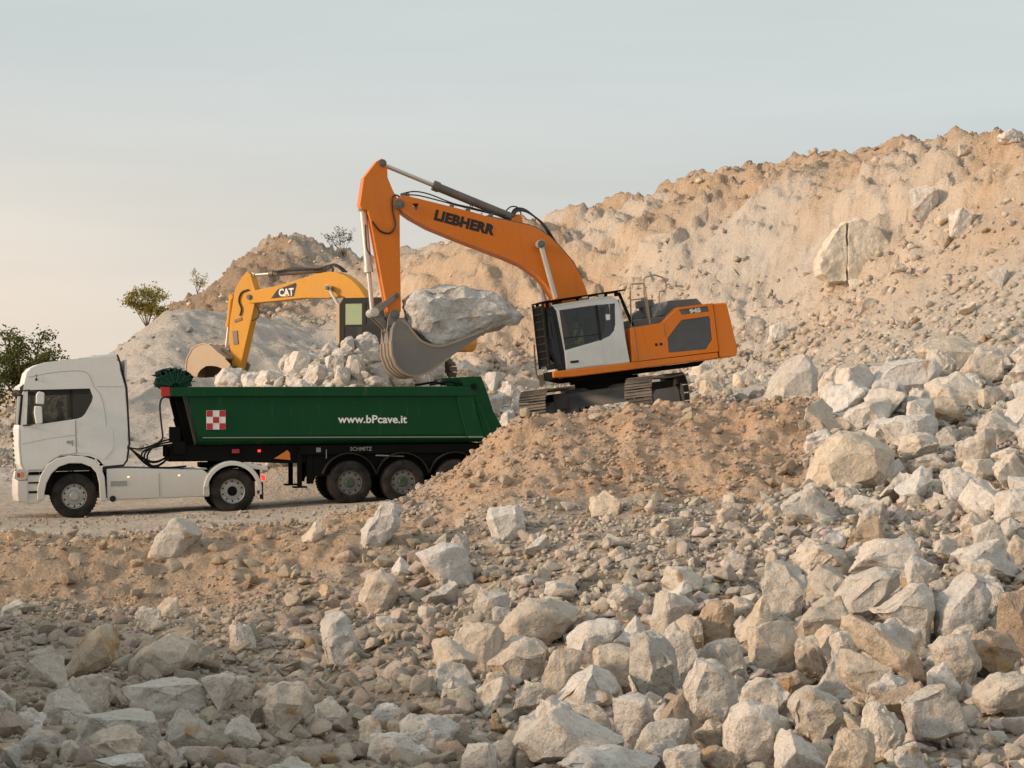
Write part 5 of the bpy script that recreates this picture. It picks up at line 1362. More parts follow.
# ------------------------------------------------------------------ excavators: shared pieces
def track_unit(parent, M, length, rad, width, gauge, nshoe, zoff=0.0):
    """two crawler tracks running along the x axis of M"""
    L_ = length / 2 - rad
    per = 4 * L_ + 2 * PI * rad
    for s in (1, -1):
        y = s * gauge / 2
        sh = MB(M)
        for k in range(nshoe):
            d = per * k / nshoe
            if d < 2 * L_: x, z, a = -L_ + d, 2 * rad, 0.0
            elif d < 2 * L_ + PI * rad:
                t = (d - 2 * L_) / rad; x, z, a = L_ + rad * math.sin(t), rad + rad * math.cos(t), t
            elif d < 4 * L_ + PI * rad: x, z, a = L_ - (d - 2 * L_ - PI * rad), 0.0, PI
            else:
                t = (d - 4 * L_ - PI * rad) / rad; x, z, a = -L_ - rad * math.sin(t), rad - rad * math.cos(t), PI + t
            if z > 2 * rad - .01: z -= .05 * math.sin(PI * (x + L_) / (2 * L_)) * .8
            nx, nz = math.sin(a), math.cos(a)
            sh.box((x, y, z + zoff), (per / nshoe * .84, width, .035), (0, a, 0))
            for g, hg in ((-.065, .055), (.03, .035)):
                sh.box((x + nx * .03 + nz * g, y, z + zoff + nz * .03 - nx * g), (.024, width - .01, hg), (0, a, 0))
        sh.build('track_shoes', 'track', parent)
        ch = MB(M)
        ch.prism([(x, z + zoff) for x, z in ([(-L_, .10), (L_, .10)] + [(L_ + (rad - .10) * math.sin(t), rad - (rad - .10) * math.cos(t)) for t in (.5, 1.0, 1.57, 2.1, 2.6)] + [(L_, 2 * rad - .12), (-L_, 2 * rad - .12)] + [(-L_ - (rad - .10) * math.sin(t), rad + (rad - .10) * math.cos(t)) for t in (.5, 1.0, 1.57, 2.1, 2.6)])], y - .11, y + .11)
        ch.build('track_chain', 'chassis', parent)
        fr = MB(M)
        fr.prism([(-L_ + .25, .22 + zoff), (L_ - .3, .22 + zoff), (L_ - .2, .55 + zoff), (L_ - .6, .68 + zoff), (-L_ + .5, .70 + zoff), (-L_ + .2, .55 + zoff)], y - .24, y + .24)
        fr.build('track_frame', 'grey', parent, .02)
        for nm, x in (('idler', L_), ('sprocket', -L_)):
            w = MB(M); r = rad - .07
            for e in (-1, 1):
                w.lathe([(.001, y + e * .20), (.20, y + e * .20), (.24, y + e * .15), (r * .8, y + e * .14), (r, y + e * .12), (r, y)], (x, 0, rad + zoff), 'y', 24)
            if nm == 'sprocket': w.cyl((x, y - .27, rad + zoff), (x, y + .27, rad + zoff), .26, n=20)
            w.build(nm, 'track', parent)
        for k in range(7):
            x = -L_ + .35 + k * (2 * L_ - .7) / 6
            w = MB(M); w.cyl((x, y - .20, .15 + zoff), (x, y + .20, .15 + zoff), .11, n=14); w.build('roller', 'track', parent)

def ram(parent, a, b, split, rb, rr, y, barrel='rod_dusty', rod='chrome', name='cylinder'):
    """hydraulic cylinder in the x-z plane at y: barrel from b to the split, rod from a"""
    A = Vector((a[0], y, a[1])); B = Vector((b[0], y, b[1])); S = A.lerp(B, split)
    m = MB(); m.cyl(S, B, rb, n=16); d = (B - S).normalized()
    m.cyl(S - d * .03, S + d * .14, rb * 1.22, n=16); m.cyl(B + Vector((0, -.09, 0)), B + Vector((0, .09, 0)), rb * 1.15, n=14)
    o = m.build(name, barrel, parent)
    m = MB(); m.cyl(A, S, rr, n=14); m.cyl(A + Vector((0, -.09, 0)), A + Vector((0, .09, 0)), rr * 1.7, n=14); m.build('rod', rod, o)
    return o

def pin(parent, x, z, y0, y1, r, mat='grey'):
    m = MB(); m.cyl((x, y0, z), (x, y1, z), r, n=18); m.cyl((x, y0 - .03, z), (x, y0, z), r * .6, n=12); m.cyl((x, y1, z), (x, y1 + .03, z), r * .6, n=12)
    return m.build('pin', mat, parent)

def bucket(parent, side, shell, hw, teeth, mat='steel', edge='worn', ntooth=5, M=None):
    b = MB(M)
    for s in (1, -1): b.plate(side, [], s * hw, s * (hw - .045))
    b.sheet(shell, .05, -hw - .004, hw + .004)
    o = b.build('bucket', mat, parent)
    r = MB(M)                                                   # polished wear strips round the heel and along the sides
    k = len(shell)
    out = []
    for i in range(2, k - 2):
        t = (Vector(shell[i + 1]) - Vector(shell[i - 1])).normalized(); out.append((shell[i][0] - t.y * .03, shell[i][1] + t.x * .03))
    for y0, y1 in ((-hw - .02, -hw + .16), (hw - .16, hw + .02), (-.30, -.14), (.14, .30)): r.sheet(out, .045, y0, y1)
    r.build('wear_strip', edge, o)
    (x0, z0), (x1, z1) = shell[-2], shell[-1]
    d = Vector((x1 - x0, z1 - z0)).normalized()
    for i in range(ntooth):
        y = -hw + .12 + (2 * hw - .24) * i / (ntooth - 1)
        t = MB(M); n = Vector((-d.y, d.x))
        t.prism([(x1 - d.x * .16 + n.x * .09, z1 - d.y * .16 + n.y * .09), (x1 + d.x * .28, z1 + d.y * .28), (x1 + d.x * .28 - n.x * .02, z1 + d.y * .28 - n.y * .02), (x1 - d.x * .16 - n.x * .03, z1 - d.y * .16 - n.y * .03)], y - .07, y + .07)
        t.build('tooth', teeth, o, .01)
    return o

# ------------------------------------------------------------------ the orange excavator
EX_M = place((2.607, 64.5, 2.25), 7, 14)
ex = empty('excavator', EX_M, 'large orange crawler excavator with white cab lifting a huge block in its bucket', 'excavator')
UC = Matrix.Rotation(R(60), 4, 'Z')
track_unit(ex, UC, 4.7, .50, .72, 2.85, 46)
cb = MB(UC); cb.box((0, 0, .66), (1.7, 2.5, .42)); cb.prism([(-1.1, .45), (1.1, .45), (.7, .95), (-.7, .95)], -.8, .8); cb.build('car_body', 'grey', ex, .03)
tt = MB(); tt.cyl((0, 0, .84), (0, 0, 1.06), .80, n=36); tt.cyl((0, 0, 1.06), (0, 0, 1.14), .92, n=36); tt.cyl((0, 0, 1.14), (0, 0, 1.30), .78, n=36); tt.build('turntable', 'chassis', ex)
fr = MB(); fr.prism([(1.78, 1.47), (1.78, 1.30), (1.2, 1.27), (-.4, 1.27), (-2.8, 1.30), (-2.8, 1.46)], .62, 1.46); fr.prism([(.9, 1.468), (.9, 1.28), (-2.8, 1.302), (-2.8, 1.458)], -1.44, .62); fr.build('deck_frame', 'orange', ex, .03)
fb = MB(); fb.prism([(1.4, 1.27), (-2.6, 1.28), (-2.4, 1.16), (1.0, 1.14)], -.9, .9); fb.build('belly_plate', 'chassis', ex)
HS = [(-.40, 1.475), (-.47, 2.37), (-1.36, 2.41), (-1.87, 2.765), (-2.815, 2.77), (-2.815, 1.475)]
GR = [(-1.45, 1.99), (-1.89, 2.42), (-2.66, 2.44), (-2.70, 2.35), (-2.68, 1.80), (-2.48, 1.57), (-1.43, 1.60)]
PL = [(-1.92, 2.555), (-1.86, 2.70), (-2.66, 2.71), (-2.70, 2.56)]
for s in (1, -1):
    h = MB(); h.plate(HS, [GR, PL], s * 1.41, s * 1.46); h.plate(HS, [], s * .62, s * 1.405); ho = h.build('engine_housing', 'orange', ex)
    g = MB(); g.prism([(x, z) for x, z in GR], s * 1.407, s * 1.43); go = g.build('grille', 'grey', ho)
    lv = MB()
    for k in range(26):
        z = 1.62 + k * .031
        xs = [-1.46 - max(0, z - 1.99) * 1.0 - .02, -2.66 + max(0, 1.80 - z) * .9]
        lv.box(((xs[0] + xs[1]) / 2, s * 1.434, z), (abs(xs[1] - xs[0]), .008, .012))
    lv.build('louvre', 'grey', go)
    g = MB(); g.prism(PL, s * 1.407, s * 1.425); g.build('name_plate', 'grey', ho)
    g = MB(); g.box((-1.12, s * 1.462, 1.85), (.07, .008, .07)); g.box((-1.25, s * 1.462, 1.85), (.07, .008, .07)); g.build('latch', 'black', ho)
    g = MB(); g.box((-.58, s * 1.4615, 1.92), (.014, .006, .84)); g.box((-1.40, s * 1.4615, 2.2), (.012, .006, .36)); g.build('panel_seam', 'grey', ho)
lettering('model_lettering', '945', .155, left_side(-2.16, 1.428, 2.572, R(1.0)), 'white_mark', ex, bold=.008, xscale=1.35)
cw = MB(); pts = [(-2.83, 1.30), (-2.83, 2.76), (-3.16, 2.75), (-3.22, 2.70), (-3.36, 1.52), (-3.34, 1.36), (-3.24, 1.29)]
cw.prism(pts, -1.45, 1.45); cw.build('counterweight', 'orange', ex, .09, seg=4)
hd = MB(); hd.prism([(-1.50, 2.60), (-1.76, 2.99), (-2.57, 2.96), (-2.74, 2.75), (-2.74, 2.5)], -.95, .95); hd.box((-1.1, .3, 2.35), (1.2, 1.7, .46)); hd.build('hood', 'grey', ex, .03)
ef = MB(); ef.cyl((-1.22, .55, 2.5), (-1.22, .55, 3.02), .17, n=18); ef.box((-1.22, .55, 2.98), (.42, .34, .20)); ef.box((-.92, .6, 2.66), (.30, .4, .24), (0, .5, 0)); ef.build('air_filter', 'grey', ex, .02)
st = MB(); st.cyl((-1.55, -.5, 2.6), (-1.55, -.5, 3.2), .09, n=14); st.build('exhaust_pipe', 'rod_dusty', ex)
def rail(pts, y):
    m = MB(); m.tube([(x, y, z) for x, z in pts], .022, 8); return m
m = rail([(-.53, 2.37), (-.60, 3.10), (-.63, 3.46), (-.67, 3.52), (-1.0, 3.50), (-1.04, 3.46), (-1.05, 3.1), (-1.05, 2.42)], 1.34); m.tube([(-.60, 1.34, 3.10), (-1.05, 1.34, 3.10)], .018); m.build('handrail', 'worn', ex)
m = rail([(-1.12, 2.60), (-1.10, 3.25), (-1.14, 3.62), (-1.20, 3.68), (-1.45, 3.71), (-1.66, 3.62), (-1.73, 3.50), (-1.74, 3.34), (-1.68, 3.27), (-1.53, 3.25), (-1.50, 3.1), (-1.48, 2.75)], 1.0); m.build('handrail', 'worn', ex)
rt = MB(); rt.box((.25, -1.1, 1.85), (1.1, .65, .76)); rt.build('tool_box', 'orange', ex, .04)
# cab
WN = [(1.37, 1.985), (.36, 2.145), (.12, 2.22), (-.02, 2.34), (-.085, 2.50), (-.135, 3.06), (.5, 3.07), (1.40, 3.045)]
CS = [(1.41, 1.475), (-.34, 1.475), (-.24, 3.05), (-.20, 3.16), (-.10, 3.235), (1.55, 3.15), (1.48, 3.04), (1.40, 1.95)]
FS = [(1.42, 1.475), (1.62, 1.475), (1.80, 2.02), (1.74, 3.16), (1.57, 3.16), (1.49, 3.04), (1.41, 1.95)]
FG = [(1.49, 1.62), (1.59, 1.62), (1.73, 2.05), (1.68, 3.06), (1.62, 3.08), (1.57, 3.0), (1.50, 2.0)]
cab = MB()
for y0, y1 in ((1.38, 1.44), (.42, .48)): cab.plate(CS, [WN], y0, y1)
cab.prism([(1.55, 3.155), (-.10, 3.24), (-.10, 3.27), (1.60, 3.20)], .42, 1.44)
cab.box((-.29, .93, 2.3), (.05, .92, 1.7)); cab.box((.7, .93, 1.50), (2.0, .92, .05))
cabo = cab.build('cab', 'white_cab', ex)
fm = MB()
for y0, y1 in ((1.385, 1.438), (.42, .475)): fm.plate(FS, [FG], y0, y1)
fm.box((1.76, .93, 2.02), (.06, .90, .05), (0, .2, 0)); fm.box((1.68, .93, 3.13), (.14, .90, .07)); fm.box((1.62, .93, 1.56), (.10, .90, .14))
fm.build('front_frame', 'black', cabo)
for y in (1.405, .45):
    g = MB(); g.prism(WN, y - .006, y + .006); g.build('side_window', 'tint_glass' if y > 1 else 'dim_glass', cabo)
    g = MB(); g.prism(FG, y - .006, y + .006); g.build('quarter_window', 'dark_glass', cabo)
g = MB(); g.sheet([(1.60, 1.60), (1.765, 2.02), (1.71, 3.10)], .012, .49, 1.37); g.build('windshield', 'dark_glass', cabo)
dr = MB(); dr.prism([(1.40, 1.50), (.37, 1.50), (.37, 2.10), (1.37, 1.945)], 1.441, 1.453); dro = dr.build('door', 'white_cab', cabo, .008)
hn = MB(); hn.box((1.16, 1.458, 1.66), (.22, .014, .06)); hn.build('handle', 'black', dro)
bp_ = MB(); bp_.box((.37, 1.415, 2.60), (.055, .05, .95)); bp_.box((.9, 1.414, 2.30), (1.0, .035, .03), (0, .0, 0)); bp_.build('door_pillar', 'black', cabo)
sk_ = MB(); sk_.box((.10, 1.417, 2.72), (.11, .006, .15)); sk_.build('sticker', 'white_mark', cabo)
rg = MB(); rg.prism([(1.86, 3.285), (1.86, 3.32), (-.42, 3.40), (-.42, 3.365)], .40, 1.50)
for y in (.42, 1.42): rg.prism([(.55, 3.25), (.62, 3.25), (.62, 3.36), (.55, 3.36)], y - .03, y + .03); rg.prism([(-.25, 3.24), (-.15, 3.24), (-.15, 3.38), (-.25, 3.38)], y - .03, y + .03); rg.prism([(1.66, 3.16), (1.74, 3.16), (1.74, 3.30), (1.66, 3.30)], y - .03, y + .03)
rg.prism([(-.26, 3.34), (-.34, 3.34), (-.62, 2.42), (-.54, 2.42)], 1.30, 1.36)
rg.build('roof_guard', 'chassis', cabo, .006)
for lx in (.66, .22):
    lamp = MB(); lamp.box((lx, 1.40, 3.31), (.17, .12, .07)); lamp.build('roof_lamp', 'white_cab', cabo, .01)
fgd = MB()
for k in range(14): fgd.box((1.84, .47 + k * .072, 2.42), (.02, .02, 1.6), (0, -.01, 0))
for k in range(9): fgd.box((1.846, .93, 1.64 + k * .195), (.03, .98, .03))
fgd.prism([(1.81, 1.58), (1.87, 1.58), (1.85, 3.28), (1.79, 3.28)], 1.39, 1.45); fgd.prism([(1.81, 1.58), (1.87, 1.58), (1.85, 3.28), (1.79, 3.28)], .40, .46)
fgd.build('front_guard', 'black', cabo)
mr = MB(); mr.tube([(1.62, 1.46, 2.95), (1.74, 1.60, 2.95), (1.74, 1.60, 2.75)], .014); mr.box((1.74, 1.60, 2.55), (.05, .16, .42)); mr.build('mirror', 'black', cabo, .015)
hr = MB(); hr.hose([(1.80, .44, 1.32), (1.93, .44, 1.36), (1.96, .44, 1.7), (1.92, .44, 2.25)], .022); hr.box((1.84, .50, 1.30), (.14, .12, .26)); hr.build('grab_rail', 'worn', ex)
ws = MB(); ws.box((1.70, .93, 1.36), (.18, .90, .22)); ws.build('front_step', 'chassis', ex, .02)
se = MB(); se.box((.80, .93, 1.90), (.5, .5, .14)); se.box((.52, .93, 2.32), (.13, .48, .80)); se.build('seat', 'seat', cabo, .04)
person(EX_M @ Matrix.Translation((.84, .95, 1.97)), 'operator in a yellow safety vest sitting in the orange excavator cab', (.05, .05, .06), vest='hivis')
# boom, stick, bucket
BOOM = [(5.16, 6.36), (5.10, 6.48), (4.98, 6.545), (4.86, 6.54), (4.23, 6.32), (3.07, 5.91), (2.74, 5.77), (1.97, 5.53), (1.62, 5.42), (1.38, 5.30), (1.11, 5.07), (.83, 4.73), (.55, 4.33), (.38, 3.94), (.28, 3.57), (.16, 2.9), (.18, 2.3), (.30, 2.08), (.50, 2.06), (.66, 2.22), (.85, 2.75), (1.15, 3.42), (1.37, 3.84), (1.56, 4.07), (1.9, 4.37), (2.35, 4.62), (3.01, 4.95), (3.7, 5.30), (4.32, 5.63), (4.77, 5.94), (5.08, 6.22)]
b = MB(); b.plate(BOOM, [[(4.71, 6.31), (4.54, 6.30), (4.60, 6.12), (4.66, 6.14)]], -.31, .31)
boom = b.build('boom', 'orange', ex)
b = MB(); b.sheet([(2.74, 5.775), (1.97, 5.535), (1.62, 5.425), (1.38, 5.305), (1.11, 5.075), (.83, 4.735), (.55, 4.335), (.38, 3.945)], -.03, -.28, .28); b.build('boom_top_plate', 'grey', boom)
lettering('lettering', 'LIEBHERR', .36, left_side(4.19, .3125, 5.845, R(-20.5)), 'black_mark', boom, bold=.022, xscale=1.02, spacing=1.06)
STICK = [(5.36, 7.58), (5.26, 7.50), (5.24, 7.30), (5.26, 7.06), (5.17, 6.74), (5.06, 6.45), (5.05, 6.15), (5.16, 5.2), (5.30, 3.90), (5.34, 3.55), (5.46, 3.37), (5.62, 3.36), (5.70, 3.52), (5.72, 3.88), (5.79, 4.98), (5.86, 6.0), (5.90, 6.25), (6.06, 6.30), (6.09, 6.42), (5.90, 7.12), (5.50, 7.52)]
b = MB(); b.prism(STICK, -.235, .235); stick = b.build('stick', 'orange', ex, .02)
pin(ex, 5.06, 6.33, -.36, .36, .13); pin(ex, 5.35, 7.45, -.27, .27, .10); pin(ex, 5.55, 3.46, -.42, .42, .13); pin(ex, 1.44, 4.87, -.66, .66, .10)
ram(ex, (5.33, 7.45), (1.86, 5.63), .385, .115, .058, 0.0)
lg = MB(); lg.prism([(1.72, 5.40), (1.76, 5.72), (1.96, 5.74), (2.1, 5.52)], -.14, -.07); lg.prism([(1.72, 5.40), (1.76, 5.72), (1.96, 5.74), (2.1, 5.52)], .07, .14); lg.build('cylinder_lug', 'orange', boom)
for s in (1, -1): ram(ex, (1.44, 4.87), (1.02, 2.15), .55, .115, .068, s * .54, barrel='orange')
ram(ex, (6.06, 3.58), (5.98, 6.34), .40, .105, .062, 0.0, barrel='chrome')
for s in (1, -1):
    lk = MB(); lk.prism([(6.12, 3.66), (6.02, 3.70), (5.44, 4.02), (5.38, 3.94), (5.46, 3.86), (6.00, 3.50), (6.10, 3.50)], s * .26, s * .32); lk.build('rocker_link', 'steel', ex, .01)
    lk = MB(); lk.prism([(6.12, 3.62), (6.02, 3.66), (5.64, 3.16), (5.68, 3.06), (5.78, 3.06), (6.14, 3.52)], s * .17, s * .23); lk.build('tie_link', 'steel', ex, .01)
pin(ex, 6.06, 3.58, -.36, .36, .115, 'chrome'); pin(ex, 5.43, 3.95, -.35, .35, .07); pin(ex, 5.70, 3.10, -.40, .40, .09)
SIDEP = [(5.40, 3.34), (5.52, 3.34), (5.58, 3.24), (5.68, 3.08), (5.75, 2.75), (5.77, 2.43), (5.70, 2.14), (5.55, 1.96), (5.42, 1.87), (5.27, 1.835), (5.05, 1.87), (4.83, 1.95), (4.3, 2.23), (3.78, 2.50), (3.28, 2.76), (3.30, 2.82), (4.17, 2.59), (4.42, 2.545), (4.62, 2.54), (4.82, 2.60), (5.0, 2.71), (5.13, 2.86), (5.23, 3.0), (5.30, 3.2)]
SHELL = [(5.58, 3.22), (5.68, 3.08), (5.75, 2.75), (5.77, 2.43), (5.70, 2.14), (5.55, 1.96), (5.42, 1.87), (5.27, 1.835), (5.05, 1.87), (4.83, 1.95), (4.3, 2.23), (3.78, 2.50), (3.24, 2.78)]
bk = bucket(ex, SIDEP, SHELL, .78, 'worn', 'steel', 'worn')
be = MB()
for s in (1, -1): be.prism([(5.42, 3.30), (5.48, 3.54), (5.62, 3.56), (5.74, 3.40), (5.82, 3.06), (5.80, 2.5), (5.72, 2.5), (5.6, 3.2)], s * .34, s * .40)
be.build('bucket_ear', 'steel', bk, .01)
sr = MB()
sr.sheet([(5.44, 3.30), (5.27, 3.12), (5.20, 2.97), (5.0, 2.69), (4.80, 2.58), (4.62, 2.52), (4.42, 2.525), (4.17, 2.57), (3.32, 2.79)], .06, .775, .80); sr.build('side_cutter', 'worn', bk)
# hoses
def hose(pts, y, r=.022, parent=ex):
    m = MB(); m.hose([(p[0], y, p[-1]) for p in pts], r, 8, 5); return m.build('hose', 'hose', parent)
hose([(4.98, 6.50), (5.12, 6.58), (5.22, 6.50), (5.25, 6.2), (5.22, 5.85), (5.30, 5.66), (5.46, 5.60), (5.66, 5.70), (5.82, 5.95)], .27, .024)
hose([(4.95, 6.60), (4.6, 6.63), (4.2, 6.52), (3.6, 6.22), (3.1, 6.05), (2.7, 5.90), (2.2, 5.75)], .20, .018)
hose([(4.9, 6.58), (4.5, 6.53), (4.0, 6.36), (3.3, 6.10), (2.6, 5.86), (2.1, 5.68)], .10, .018)
for k in range(3): hose([(2.0, 5.70 + .02 * k), (1.86, 5.84 + .04 * k), (1.62, 5.80 + .05 * k), (1.38, 5.62 + .04 * k), (1.15, 5.38 + .03 * k), (.98, 5.05 + .02 * k), (.86, 4.82)], .16 - .12 * k, .026)
hose([(2.2, 5.82), (2.0, 5.98), (1.8, 5.95), (1.72, 5.75)], .0, .018)
hose([(5.98, 5.9), (6.02, 5.3), (5.94, 5.1)], .1, .02)
cl_ = MB()
for x, z in ((4.78, 6.56), (4.9, 6.58), (3.62, 6.16), (3.2, 6.0), (2.6, 5.80)): cl_.box((x, .15, z), (.08, .22, .08))
cl_.build('hose_clamp', 'grey', boom)

# the block held in the bucket
OUT = [(5.31, 3.84), (5.02, 4.02), (4.69, 4.12), (4.02, 4.10), (3.36, 4.06), (2.79, 3.87), (2.42, 3.57), (2.12, 3.15), (2.05, 3.01), (2.22, 2.80), (2.72, 2.67), (3.17, 2.62), (3.9, 2.56), (4.5, 2.45), (4.94, 2.62), (5.18, 3.1)]
me = hull_stone('boulder', OUT, ((-.80, .55), (-.62, .86), (-.2, 1.0), (.30, 1.0), (.60, .94), (.80, .66)), 5, .08, (2.9, .68), chips=4, bite=(.01, .03))
blk = bpy.data.objects.new('boulder', me); COL.objects.link(blk); blk.color = (.70, .675, .64, 1); blk.matrix_world = EX_M
tag(blk, 'huge grey white block held up in the bucket of the orange excavator', 'boulder')

# ------------------------------------------------------------------ the yellow excavator behind the heap
CT_M = place((-4.551, 86.0, 3.4), 0, -25)
ct = empty('excavator', CT_M, 'yellow crawler excavator working behind the white stone heap', 'excavator')
track_unit(ct, Matrix.Identity(4), 4.2, .45, .6, 2.5, 44)
m = MB(); m.box((0, 0, .62), (1.6, 2.2, .4)); m.cyl((0, 0, .8), (0, 0, 1.12), .68, n=30); m.build('car_body', 'chassis', ct, .02)
m = MB(); m.prism([(1.5, 1.32), (1.5, 1.12), (-2.6, 1.12), (-2.6, 1.34)], -1.36, 1.38); m.build('deck_frame', 'chassis', ct, .02)
m = MB(); m.prism([(-.75, 1.345), (-.80, 2.2), (-2.4, 2.28), (-2.4, 1.345)], -1.36, 1.36); m.build('engine_housing', 'yellow', ct, .05)
m = MB(); m.prism([(-2.42, 1.12), (-2.42, 2.20), (-2.95, 2.12), (-3.05, 1.4), (-2.9, 1.12)], -1.38, 1.38); m.build('counterweight', 'yellow', ct, .08, seg=3)
CC = [(1.12, 1.345), (-.70, 1.345), (-.72, 2.9), (-.60, 3.02), (.95, 3.02), (1.12, 2.75)]
W1 = [(.90, 2.07), (.20, 2.07), (.20, 2.82), (.90, 2.82)]; W2 = [(.90, 1.45), (.20, 1.45), (.20, 2.0), (.90, 2.0)]; W3 = [(.04, 2.05), (-.60, 2.05), (-.60, 2.82), (.04, 2.82)]
m = MB()
for y0, y1 in ((1.30, 1.36), (.40, .46)): m.plate(CC, [W1, W2, W3], y0, y1)
m.box((.2, .88, 2.99), (1.55, .90, .06)); m.box((-.68, .88, 2.1), (.05, .84, 1.5)); m.box((.2, .88, 1.37), (1.7, .84, .05))
cco = m.build('cab', 'black', ct)
for W, mt, nm in ((W1, 'green_reflection', 'upper_window'), (W2, 'dark_glass', 'lower_window'), (W3, 'dark_glass', 'rear_window')):
    m = MB(); m.prism(W, 1.32, 1.335); m.build(nm, mt, cco)
m = MB(); m.prism([(1.06, 1.45), (1.10, 1.45), (1.10, 2.72), (1.06, 2.72)], .48, 1.28); m.build('windshield', 'dark_glass', cco)
m = MB(); m.prism([(1.10, 1.40), (1.24, 1.40), (1.24, 2.80), (1.10, 2.86)], 1.28, 1.37); m.build('corner_post', 'worn', cco, .01)
m = MB(); m.box((.1, .88, 1.8), (.5, .5, .14)); m.box((-.2, .88, 2.2), (.12, .48, .8)); m.build('seat', 'seat', cco, .03)
CB = [(5.62, 3.10), (5.58, 3.28), (5.44, 3.40), (4.27, 3.58), (3.24, 3.84), (2.75, 3.96), (2.38, 4.02), (2.10, 4.04), (1.87, 4.02), (1.55, 3.92), (1.28, 3.76), (1.05, 3.58), (.86, 3.38), (.66, 3.09), (.40, 2.5), (.12, 2.0), (.16, 1.78), (.36, 1.74), (.55, 1.9), (.90, 2.45), (1.25, 2.9), (1.54, 3.12), (1.8, 3.12), (2.21, 3.08), (3.24, 3.10), (4.27, 3.02), (5.40, 2.95), (5.56, 2.98)]
m = MB(); m.prism(CB, -.25, .25); cbo = m.build('boom', 'yellow', ct, .025)
m = MB(); m.prism([(4.58, 3.11), (4.30, 3.44), (3.55, 3.66), (3.50, 3.60), (3.62, 3.17)], .2515, .256); m.build('brand_panel', 'black_mark', cbo)
m = MB(); m.prism([(4.08, 3.165), (3.86, 3.165), (3.97, 3.32)], .257, .259); m.build('brand_triangle', 'yellow', cbo)
lettering('lettering', 'CAT', .37, left_side(4.25, .260, 3.19, R(2.0)), 'white_mark', cbo, bold=.014, xscale=.86)
CSK = [(5.62, 4.14), (5.48, 4.02), (5.40, 3.77), (5.27, 3.43), (5.28, 3.05), (5.31, 2.87), (5.57, 1.9), (5.88, .75), (5.95, .52), (6.10, .44), (6.25, .54), (6.30, .80), (6.42, 1.68), (6.38, 2.28), (6.24, 3.04), (6.15, 3.49), (5.85, 3.95)]
m = MB(); m.prism(CSK, -.20, .20); m.build('stick', 'yellow', ct, .03)
pin(ct, 5.50, 3.18, -.30, .30, .10); pin(ct, 2.07, 3.44, -.55, .55, .09); pin(ct, 6.12, .58, -.32, .32, .09)
ram(ct, (5.50, 4.0), (2.25, 4.14), .23, .11, .055, 0.0)
for s in (1, -1): ram(ct, (2.07, 3.44), (1.15, 2.0), .45, .10, .06, s * .45, barrel='yellow')
ram(ct, (6.66, 1.25), (6.42, 3.2), .45, .09, .05, 0.0, barrel='yellow')
for s in (1, -1):
    m = MB(); m.prism([(6.72, 1.30), (6.62, 1.34), (6.18, 1.0), (6.22, .90)], s * .22, s * .27); m.build('rocker_link', 'worn', ct)
    m = MB(); m.prism([(6.70, 1.30), (6.60, 1.26), (6.56, .92), (6.66, .90)], s * .15, s * .2); m.build('tie_link', 'worn', ct)
SP = [(6.02, .70), (6.14, .46), (6.56, .62), (6.80, .66), (7.08, .65), (7.30, .52), (7.42, .38), (7.55, -.06), (7.62, -.22), (7.76, -.14), (7.92, .43), (7.86, .90), (7.65, 1.25), (7.45, 1.38), (7.21, 1.43), (6.91, 1.38), (6.60, 1.12), (6.3, .95)]
SS = [(6.25, .90), (6.60, 1.12), (6.91, 1.38), (7.21, 1.43), (7.45, 1.38), (7.65, 1.25), (7.86, .90), (7.92, .43), (7.76, -.14), (7.62, -.34)]
cbk = bucket(ct, SP, SS, .72, 'worn', 'worn', 'worn')
def chose(pts, y, r=.03):
    m = MB(); m.hose([(p[0], y, p[1]) for p in pts], r, 8, 5); return m.build('hose', 'hose', ct)
for k in range(3): chose([(4.5, 4.08), (4.0, 4.14 + .03 * k), (3.2, 4.16 + .02 * k), (2.6, 4.16), (2.2, 4.26 + .03 * k), (1.9, 4.24), (1.6, 4.02)], .2 - .14 * k, .035)
chose([(5.55, 3.45), (5.85, 3.35), (5.96, 3.05), (5.85, 2.75), (5.92, 2.5)], .24, .03)
chose([(5.30, 2.9), (5.12, 2.7), (5.15, 2.45), (5.42, 2.3)], .22, .03)
m = MB(); m.box((6.0, .215, 2.35), (.32, .03, .10), (0, .3, 0)); m.box((6.12, .215, 1.7), (.2, .03, .5), (0, .1, 0)); m.build('pipe_bracket', 'rod_dusty', ct)

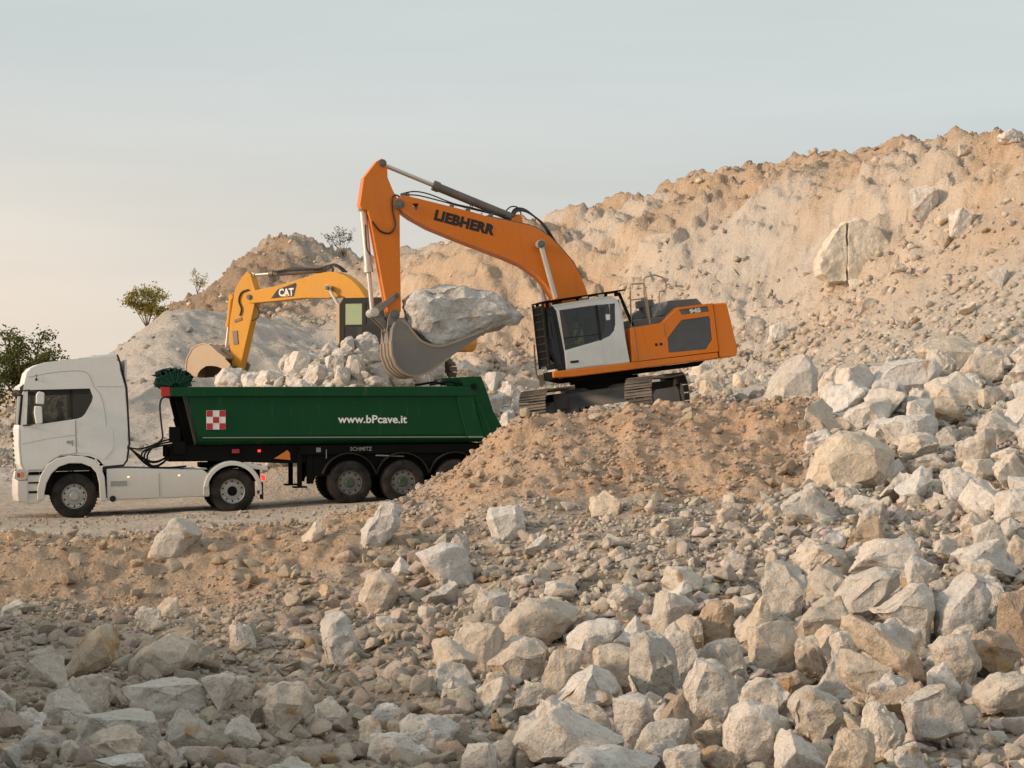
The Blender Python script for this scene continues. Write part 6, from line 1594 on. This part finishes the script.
# ------------------------------------------------------------------ trees and bushes on the rim
def plant(name, label, cat, group, x, y, height_, spread, seed, leaf, nleaf, lsize, nmain=6, trunk_r=.10, trunk_h=.3, sink=.1, lean=(0, 0), clump=.22):
    rs = random.Random(seed); z0 = h1(x, y) - sink
    root = empty(name, Matrix.Translation((x, y, z0)), label, cat, group)
    wood = MB(); tips = []
    th = height_ * trunk_h
    wood.tube([(0, 0, -.2), (lean[0] * .1, lean[1] * .1, th * .5), (lean[0] * .3, lean[1] * .3, th)], [trunk_r, trunk_r * .85, trunk_r * .7], 8)
    base = Vector((lean[0] * .3, lean[1] * .3, th * .9))
    for k in range(nmain):
        a = 2 * PI * k / nmain + rs.uniform(-.4, .4); f = rs.uniform(.35, 1.0)
        end = base + Vector((math.cos(a) * spread * f + lean[0], math.sin(a) * spread * f + lean[1], (height_ - th) * rs.uniform(.5, 1.0) * (1.15 - .35 * f)))
        midp = base.lerp(end, .5) + Vector((rs.uniform(-.1, .1), rs.uniform(-.1, .1), .12)) * spread
        wood.tube([base, base.lerp(midp, .5), midp, midp.lerp(end, .6), end], [trunk_r * .5, trunk_r * .42, trunk_r * .32, trunk_r * .2, trunk_r * .08], 6)
        for q in range(5):
            t = rs.uniform(.35, .95); p = (base.lerp(midp, t * 2) if t < .5 else midp.lerp(end, t * 2 - 1))
            e2 = p + Vector((rs.gauss(0, 1), rs.gauss(0, 1), rs.uniform(.0, 1.1))).normalized() * spread * rs.uniform(.25, .5)
            wood.tube([p, p.lerp(e2, .5) + Vector((0, 0, .04)), e2], [trunk_r * .2, trunk_r * .13, trunk_r * .05], 5)
            tips += [e2, p.lerp(e2, .6), p.lerp(e2, .8)]
        tips += [end, midp.lerp(end, .7)]
    wood.build('trunk', 'bark', root)
    V_, F_, T_ = [], [], []
    for i in range(nleaf):
        c = Vector(rs.choice(tips)) + Vector((rs.gauss(0, clump), rs.gauss(0, clump), rs.gauss(0, clump * .8))) * spread
        d = Vector((rs.gauss(0, 1), rs.gauss(0, 1), rs.gauss(0, .7))).normalized(); n = d.orthogonal().normalized()
        n = (Matrix.Rotation(rs.uniform(0, 2 * PI), 3, d) @ n); s = lsize * rs.uniform(.6, 1.25)
        b = len(V_)
        V_ += [c - d * s, c + n * s * .42, c + d * s, c - n * s * .42]; F_.append((b, b + 1, b + 2, b + 3)); T_ += [rs.random()] * 4
    me = bpy.data.meshes.new('crown'); me.from_pydata([tuple(v) for v in V_], [], F_)
    at = me.attributes.new('tint', 'FLOAT', 'POINT'); at.data.foreach_set('value', T_)
    link('crown', me, leaf, root)
    return root
def at(u, d): return (u - 512) / 2400 * d, d
plant('tree', 'dark olive leafy tree behind the white truck cab', 'tree', None, *at(30, 84), 4.0, 1.5, 3, 'leaf_dark', 7000, .075, 11, .12, .2, clump=.11)
plant('tree', 'low dark bushy tree at the foot of the leafy olive tree', 'tree', None, *at(-24, 82), 3.4, 1.4, 4, 'leaf_dark', 5000, .075, 10, .11, .18, clump=.12)
plant('bush', 'yellowing bush on the rim of the smooth grey spoil mound', 'bush', None, *at(148, 106.5), 2.15, 1.0, 8, 'leaf_gold', 2800, .075, 8, .05, .1, lean=(-.12, 0), clump=.13)
plant('bush', 'thin yellowish bush on the brown slope above the grey mound', 'bush', None, *at(197, 128), 1.45, .65, 11, 'leaf_gold', 330, .06, 5, .035, .12, lean=(.05, 0), clump=.12)
plant('bush', 'thin dry shrub on the crest behind the excavator stick', 'bush', None, *at(344, 127), 2.1, .85, 14, 'leaf_dry', 620, .055, 7, .03, .1, lean=(-.15, 0), clump=.10)
plant('bush', 'dry twiggy shrub on the crest behind the orange boom', 'bush', None, *at(466, 114), 2.6, .9, 17, 'leaf_dry', 420, .055, 6, .03, .15, lean=(.1, 0), clump=.10)
